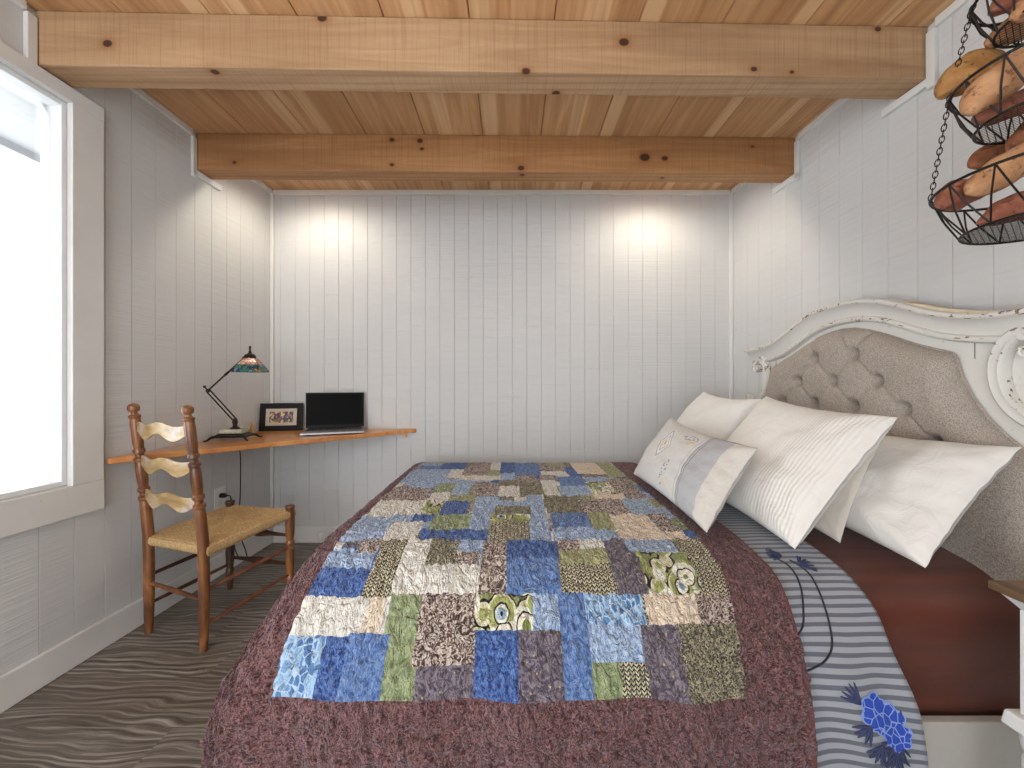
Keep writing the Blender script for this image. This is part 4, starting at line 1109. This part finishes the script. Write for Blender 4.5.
def pillow(name, BL_, BR_, TR_, TL_, th, mat, label, cat='pillow', sag=.05, pinch=.06, seed=1, wr=.012, n=44, bulge=.5, parent=None, zmin=None):
    BL_,BR_,TR_,TL_ = map(Vector,(BL_,BR_,TR_,TL_))
    nrm = ((BR_-BL_).cross(TL_-BL_)).normalized(); nrm = nrm if nrm.x < 0 else -nrm
    from mathutils import noise as mn
    def base(s, t):                       # s,t in [-1,1]; edges bow inwards between the corners
        ss = s*(1-pinch*(1-t*t)); tt = t*(1-pinch*(1-s*s))
        a, b = (ss+1)/2, (tt+1)/2
        return BL_.lerp(BR_,a).lerp(TL_.lerp(TR_,a),b)
    def hgt(s, t):
        e_ = max(0,(1-s**4))*max(0,(1-t**4)); return th*.5*(e_**.5)*(.78+.22*(1-s*s)*(1-t*t))
    mb = MB(); mb.uv = []
    for side in (1,-1):
        for j in range(n+1):
            for i in range(n+1):
                s, t = -1+2*i/n, -1+2*j/n
                s = math.sin(s*PI/2)*.35+s*.65; t = math.sin(t*PI/2)*.35+t*.65
                p = base(s,t); w = mn.noise(Vector((s*1.8+seed*7, t*1.8, side*2)))*wr + mn.noise(Vector((s*5+seed*3, t*4, side)))*wr*.45
                edgef = 1-max(abs(s),abs(t))**8
                # tension folds from the corners
                cf = math.sin(math.atan2(1.02-abs(t),1.02-abs(s))*9+seed)*.010*max(0,abs(s)+abs(t)-1.1)*edgef
                ed_ = (mn.noise(Vector((s*6+seed, t*6, 9)))*.004)*(1-edgef)
                p = p + nrm*side*(hgt(s,t) + (w+cf)*edgef*(1 if side > 0 else .6)) + nrm*ed_
                p.z -= sag*.3*(1-s*s)*max(0,t)
                if zmin is not None and p.z < zmin: p.z = zmin + (p.z-zmin)*.08
                mb.v.append(p); mb.uv.append((s, t))
    N = n+1
    for sd in (0,1):
        for j in range(n):
            for i in range(n):
                a = sd*N*N+j*N+i; f = [a,a+1,a+N+1,a+N]; mb.f.append(f if sd == 0 else f[::-1]); mb.mi.append(0)
    rim = [(i,0) for i in range(n)] + [(n,j) for j in range(n)] + [(i,n) for i in range(n,0,-1)] + [(0,j) for j in range(n,0,-1)]
    R = len(rim)
    for k in range(R):
        (i0,j0),(i1,j1) = rim[k], rim[(k+1)%R]; a,b = j0*N+i0, j1*N+i1
        mb.f.append([a, N*N+a, N*N+b, b]); mb.mi.append(0)
    o = obj(name, mb, mat, angle=80)
    return tag(o, label, cat), base, hgt, nrm
M_WHITE = mat_cotton('white_cotton', rgb(226,224,220)); M_CREAM = mat_cotton('cream_cotton', rgb(212,206,196)); M_RIB = mat_cotton('ribbed_white_cotton', rgb(230,228,223), True, .7)
pillow('pillow', (1.083,1.60,.59),(1.058,.973,.582),(1.322,.984,.890),(1.31,1.60,.892), .135, M_WHITE, 'smooth white bed pillow nearest the nightstand, leaning on the headboard', pinch=.05, seed=2, wr=.018, zmin=.560)
pillow('pillow', (.985,1.72,.59),(.985,1.14,.576),(1.205,1.228,.886),(1.205,1.74,.889), .07, M_CREAM, 'cream pillow peeking out between the ribbed pillow and smooth white pillow', pinch=.05, seed=5, zmin=.562)
pillow('pillow', (.76,2.20,.61),(.88,1.76,.60),(1.15,1.75,.985),(1.09,2.16,1.01), .12, M_WHITE, 'plain white pillow farthest from view, behind the ribbed and embroidered ones', pinch=.04, seed=8, zmin=.590)
pillow('pillow', (.790,1.66,.612),(.797,1.07,.588),(1.13,1.112,.956),(1.12,1.675,1.0), .15, M_RIB, 'large white square pillow with fine ribs in the middle of the pile', pinch=.045, seed=3, wr=.012, zmin=.575)
# embroidered lumbar cushion
t = NT('woven_cushion'); uv = t.n('ShaderNodeUVMap', uv_map='cloth').outputs[0]; v = t.coord(); p = t.sep(uv)
f = t.noise(v, 420, 2); n = t.noise(v, 14, 3)
base_c = t.mix(f, rgb(196,196,196), rgb(216,214,210))
def band(a, b, x=p[0]): return t.ma('MULTIPLY', t.ma('GREATER_THAN', x, a), t.ma('LESS_THAN', x, b))
col = t.mix(band(.44,.80), base_c, rgb(176,178,182))
col = t.mix(band(.80,1.2), col, rgb(206,202,196))
col = t.mix(band(.40,.46), col, rgb(150,150,154)); col = t.mix(band(.425,.437), col, rgb(196,196,196)); col = t.mix(band(.345,.355), col, rgb(172,174,178))
dx = t.ma('ABSOLUTE', t.ma('ADD', p[0], .36)); dy_ = t.ma('ABSOLUTE', t.ma('SUBTRACT', p[1], .16))
dm = t.ma('ADD', t.ma('MULTIPLY', dx, 2.6), dy_)
dcol = t.ramp(dm, [(0,rgb(206,182,120)),(.12,rgb(222,220,214)),(.24,rgb(164,168,178)),(.30,rgb(220,218,212)),(.42,rgb(168,168,180)),(.50,rgb(216,214,208))], 'CONSTANT')
col = t.mix(t.ma('LESS_THAN', dm, .56), col, dcol)
nzm = t.step(t.noise(uv, 16, 2), .50, .56)
for (ax, ay, w, h, c) in ((.12,.60,.16,.12,rgb(146,148,160)),(.20,.46,.12,.10,rgb(214,196,140)),(.02,-.52,.05,.34,rgb(146,150,168)),(.10,-.74,.08,.10,rgb(214,200,150)),(-.84,.2,.05,.36,rgb(166,170,186))):
    e1 = t.ma('ADD', t.ma('POWER', t.ma('DIVIDE', t.ma('ABSOLUTE', t.ma('SUBTRACT', p[0], ax)), w), 2), t.ma('POWER', t.ma('DIVIDE', t.ma('ABSOLUTE', t.ma('SUBTRACT', p[1], ay)), h), 2))
    col = t.mix(t.ma('MULTIPLY', t.ma('LESS_THAN', e1, 1), nzm), col, c)
M_CUSH = t.bsdf(col, .85, t.bump(t.ma('ADD', n, t.ma('MULTIPLY', f, .1)), .4, .02), spec=.15)
pillow('cushion', (.575,1.80,.628),(.580,1.13,.610),(.80,1.235,.845),(.795,1.90,.885), .13, M_CUSH, 'small pale grey embroidered cushion in front of the white pillows', 'cushion', pinch=.05, seed=4, zmin=.603)

# ------------------------------------------------------------------ nightstand
M_TOPW = mat_wood('brown_plank_top', rgb(104,80,56), rgb(66,48,32), rgb(138,112,82), (20,2,20), .4)
M_NSW = plain('nightstand_white', rgb(216,216,214), .45)
NX0, NX1, NY0, NY1 = .998, 1.44, .30, .80
ns = thing('nightstand', ((NX0+NX1)/2,(NY0+NY1)/2,0), 'white nightstand with brown plank top beside the bed', 'nightstand')
mb = MB()
for k in range(5):
    y0 = NY0+(NY1-NY0)*k/5; mb.box((NX0,y0+.001,.624),(NX1,y0+(NY1-NY0)/5-.001,.642))
obj('top', mb, M_TOPW, ns, smooth=False, bevel=.004)
def frame_ring(z0, z1, in0, in1):
    mb = MB(); L = []
    for z, i in ((z0,in0),(z1,in1)): L += [(NX0+i,NY0+i,z),(NX1-i,NY0+i,z),(NX1-i,NY1-i,z),(NX0+i,NY1-i,z)]
    mb.add(L, [(3,2,1,0),(4,5,6,7)]+[(k,(k+1)%4,4+(k+1)%4,4+k) for k in range(4)]); return mb
obj('cove_moulding', frame_ring(.598,.6235,.030,.010), M_NSW, ns, smooth=False, bevel=.002)
obj('base_moulding', frame_ring(.355,.385,.012,.016), M_NSW, ns, smooth=False, bevel=.004)
bx0,bx1,by0,by1 = NX0+.03,NX1-.03,NY0+.03,NY1-.03
mb = MB()
for (x,y) in ((bx0,by0),(bx1-.03,by0),(bx0,by1-.03),(bx1-.03,by1-.03)): mb.box((x,y,.3855),(x+.03,y+.03,.5975))
mb.box((bx0+.03,by1-.012,.3855),(bx1-.03,by1-.002,.5975)); mb.box((bx1-.012,by0+.03,.3855),(bx1-.002,by1-.03,.5975)); mb.box((bx0+.03,by0+.002,.3855),(bx1-.03,by0+.012,.5975))
mb.box((bx0+.014,by0+.03,.3855),(bx0+.018,by1-.03,.5975), mi=1)  # plain dark sheet behind the fretwork
obj('cabinet', mb, [M_NSW, plain('dark_back_panel', rgb(60,60,62), .7)], ns, smooth=False, bevel=.002)
mb = MB()
for k in range(10):
    for s_ in (-1,1):
        yc = by0+.03+(by1-by0-.06)*(k+.5)/10; hw = (by1-by0-.06)/20
        for zz in range(5):
            z0 = .39+zz*.0414; mb.tube([(bx0+.008,yc-s_*hw,z0),(bx0+.008,yc+s_*hw,z0+.0414)], .0032, 5)
obj('fretwork', mb, M_NSW, ns)
for (x,y) in ((bx0,by0),(bx1-.035,by0),(bx0,by1-.035),(bx1-.035,by1-.035)):
    mb = MB(); mb.lathe([(.013,0),(.016,.05),(.02,.2),(.024,.30),(.02,.31),(.026,.33),(.026,.3545)], (x+.0175,y+.0175,0), 14); obj('leg', mb, M_NSW, ns)

# ------------------------------------------------------------------ hanging wire baskets
M_WIRE = plain('blackened_wire', rgb(38,33,31), .45, .6)
BC = Vector((1.077,.763,0))
hang = thing('hanging_basket', (BC.x,BC.y,1.37), 'three tier black wire basket of sweet potatoes hanging by chains at the right', 'basket')
TIERS = [(1.867,.100,.068,.078),(1.687,.132,.096,.092),(1.473,.160,.116,.097)]     # rim height, rim radius, base radius, depth
def circ(r, z, n=48): return [Vector((BC.x+r*math.cos(2*PI*k/n), BC.y+r*math.sin(2*PI*k/n), z)) for k in range(n)]
for (zr_, R_, rb, dp) in TIERS:
    mb = MB(); mb.tube(circ(R_,zr_), .0030, 8, closed=True); tier = obj('wire_basket', mb, M_WIRE, hang)
    mb = MB(); mb.tube(circ(rb,zr_-dp), .0026, 8, closed=True); obj('base_ring', mb, M_WIRE, tier)
    mb = MB(); m = 13
    for k in range(m):
        a0 = 2*PI*k/m; 
        for da in (PI/m*1.0, -PI/m*1.0, ):
            a1 = a0+da
            p0 = Vector((BC.x+R_*math.cos(a0),BC.y+R_*math.sin(a0),zr_)); p1 = Vector((BC.x+rb*math.cos(a1),BC.y+rb*math.sin(a1),zr_-dp))
            mb.tube([p0, p0.lerp(p1,.5)+(p0.lerp(p1,.5)-Vector((BC.x,BC.y,zr_-dp*.5))).normalized()*.004, p1], .0017, 6)
    obj('side_lattice', mb, M_WIRE, tier)
    mb = MB(); st = .0085; k = -int(rb/st)
    while k*st < rb:
        c_ = k*st; L = math.sqrt(max(0,rb*rb-c_*c_))
        if L > .004:
            for ca, sa in ((math.cos(.6),math.sin(.6)),(math.cos(.6+PI/2),math.sin(.6+PI/2))):
                mb.tube([(BC.x-sa*c_-ca*L,BC.y+ca*c_-sa*L,zr_-dp),(BC.x-sa*c_+ca*L,BC.y+ca*c_+sa*L,zr_-dp)], .0007, 4)
        k += 1
    obj('base_mesh', mb, M_WIRE, tier)
def chain(a, b):
    mb = MB(); a, b = Vector(a), Vector(b); L = (b-a).length; n = max(2,round(L/.0125)); d = (b-a).normalized(); s1 = d.orthogonal().normalized(); s2 = d.cross(s1)
    for k in range(n):
        c = a+(b-a)*((k+.5)/n); w = s1 if k%2 else s2; hl = L/n*.5+.0022
        pts = [c+d*(hl*math.sin(q_))*1.0+w*(.0042*math.cos(q_)) for q_ in [2*PI*i/10 for i in range(10)]]
        mb.tube(pts, .0011, 5, closed=True)
    obj('chain', mb, M_WIRE, hang)
for a_ in (math.radians(138), math.radians(258), math.radians(18)):
    tops = [(BC.x+R_*math.cos(a_), BC.y+R_*math.sin(a_), zr_) for zr_,R_,_,_ in TIERS]
    chain(tops[2], tops[1]); chain(tops[1], tops[0]); chain(tops[0], (BC.x+.004*math.cos(a_),BC.y+.004*math.sin(a_),2.12))
mb = MB(); mb.tube(catmull([(BC.x,BC.y,ZC-.001),(BC.x,BC.y,2.25),(BC.x,BC.y,2.16),(BC.x+.012,BC.y,2.135),(BC.x,BC.y,2.118),(BC.x-.012,BC.y,2.13)],8), .0028, 8); obj('ceiling_hook', mb, M_WIRE, hang)

def mat_potato(name, a, b, spot):
    t = NT(name); v = t.coord(); n = t.noise(v, 22, 4, .6); s = t.noise(v, 60, 3, .6)
    c = t.mix(t.step(n,.35,.65), a, b); c = t.mix(t.ma('MULTIPLY', t.step(s,.56,.66), .8), c, spot)
    return t.bsdf(c, .6, t.bump(t.ma('ADD', n, s), .35, .006), spec=.3)
MP = {'tan': mat_potato('tan_potato_skin', rgb(168,122,86), rgb(190,146,108), rgb(104,68,46)), 'red': mat_potato('rosy_potato_skin', rgb(134,80,62), rgb(162,106,84), rgb(84,48,40)), 'gold': mat_potato('gold_potato_skin', rgb(150,106,60), rgb(180,138,88), rgb(84,56,34)), 'brown': mat_potato('brown_potato_skin', rgb(128,78,52), rgb(152,100,68), rgb(78,46,32))}
from mathutils import noise as mnoise
def potato(p0, p1, r, skin, label, seed, bend=.01, grp='sweet potatoes in the hanging baskets'):
    p0, p1 = Vector(p0), Vector(p1); ax = (p1-p0); L = ax.length; ax.normalize(); s1 = ax.orthogonal().normalized(); s2 = ax.cross(s1); rnd = random.Random(seed); pk = rnd.uniform(.42,.6)
    mb = MB(); M_, N_ = 22, 20
    def fn(i, j):
        u = j/(M_-1); th = 2*PI*i/N_
        uu = u**(math.log(.5)/math.log(pk)); rr = r*max(.02, math.sin(PI*min(1,max(0,uu)))**.58)
        c = p0+(p1-p0)*u + s1*bend*math.sin(PI*u)
        d = s1*math.cos(th)+s2*math.sin(th)*.92
        w = 1+.30*mnoise.noise(Vector((math.cos(th)*1.1+seed*3.3, math.sin(th)*1.1, u*3.2)))
        return c+d*rr*w
    mb.grid(N_, M_, fn, wrapu=True)
    mb.f.append(list(range(N_-1,-1,-1))); mb.mi.append(0); mb.f.append([(M_-1)*N_+k for k in range(N_)]); mb.mi.append(0)
    return tag(obj('sweet_potato', mb, MP[skin], angle=80), label, 'sweet potato', grp)
# lowest basket
def pp(a, ya, b, yb, r, *k, **kw): potato(RP(a[0],a[1],ya), RP(b[0],b[1],yb), r, *k, **kw)
pp((938,204),.845,(992,186),.835,.031,'red','rosy sweet potato at the left end of the lowest wire basket',1)
pp((976,224),.80,(1062,196),.775,.031,'red','rosy sweet potato lying lowest in the bottom wire basket',2)
pp((966,194),.79,(1068,138),.755,.034,'tan','long tan sweet potato on top in front of the lowest wire basket',3,.008)
pp((970,166),.89,(1024,146),.885,.027,'brown','brown sweet potato at the back of the lowest wire basket',4)
pp((1008,152),.82,(1060,104),.80,.030,'brown','brown sweet potato topmost in the lowest wire basket',5)
# middle basket
pp((938,96),.855,(1006,58),.845,.042,'gold','fat golden sweet potato poking over the left rim of the middle wire basket',6,.012)
pp((965,114),.785,(1052,44),.755,.036,'tan','long tan sweet potato lying along the front of the middle wire basket',7)
pp((974,120),.82,(1058,92),.80,.029,'red','rosy sweet potato lowest in the middle wire basket',8)
pp((985,44),.83,(1068,6),.81,.028,'tan','pale pointed sweet potato topmost in the middle wire basket',9)
# top basket
pp((992,10),.80,(1044,-12),.80,.026,'red','rosy sweet potato at the left in the top wire basket',10)
pp((1012,18),.76,(1070,-8),.75,.024,'tan','tan sweet potato at the right in the top wire basket',11)

# ------------------------------------------------------------------ light
w = bpy.data.worlds.new('overcast_day'); S.world = w; w.use_nodes = True
bg = w.node_tree.nodes['Background']; bg.inputs[0].default_value = (.93,.965,1.0,1); bg.inputs[1].default_value = 4.0
def puck(x, y, label):
    mb = MB(); mb.lathe([(.045,0),(.048,.006),(.048,.018),(.04,.0195)], (x,y,ZC-.021), 20)
    tag(obj('ceiling_spotlight', mb, M_NSW), label, 'light')
    l = bpy.data.lights.new('spot', 'SPOT'); l.energy = 9.5; l.color = (1,.88,.72); l.spot_size = math.radians(165); l.spot_blend = .7; l.shadow_soft_size = .035
    o = bpy.data.objects.new('spotlight_bulb', l); COL.objects.link(o); o.location = (x,y,ZC-.045); o.rotation_euler = (math.radians(8),0,0)
puck(-1.22, 2.15, 'round ceiling spotlight behind the farther beam, above the desk')
puck(.90, 2.15, 'round ceiling spotlight behind the farther beam, above the bed head')

pl = bpy.data.lights.new('fill_light', 'POINT'); pl.energy = 9.5; pl.color = (1,1,1); pl.shadow_soft_size = .2  # added fill light behind the viewer, no fixture belongs to it
po = bpy.data.objects.new('fill_light', pl); COL.objects.link(po); po.location = (-.1,-.45,.80)

# ------------------------------------------------------------------ camera
cam = bpy.data.cameras.new('camera'); cam.sensor_fit = 'HORIZONTAL'; cam.sensor_width = 36; cam.lens = 36*F/1024; cam.clip_start = .02
co = bpy.data.objects.new('camera', cam); COL.objects.link(co); co.location = (0,0,EYE); co.rotation_euler = (PI/2,0,0); S.camera = co
S.view_settings.view_transform = 'Standard'; S.view_settings.look = 'None'; S.view_settings.gamma = 1; S.view_settings.use_curve_mapping = False
S.view_settings.exposure = 0.55
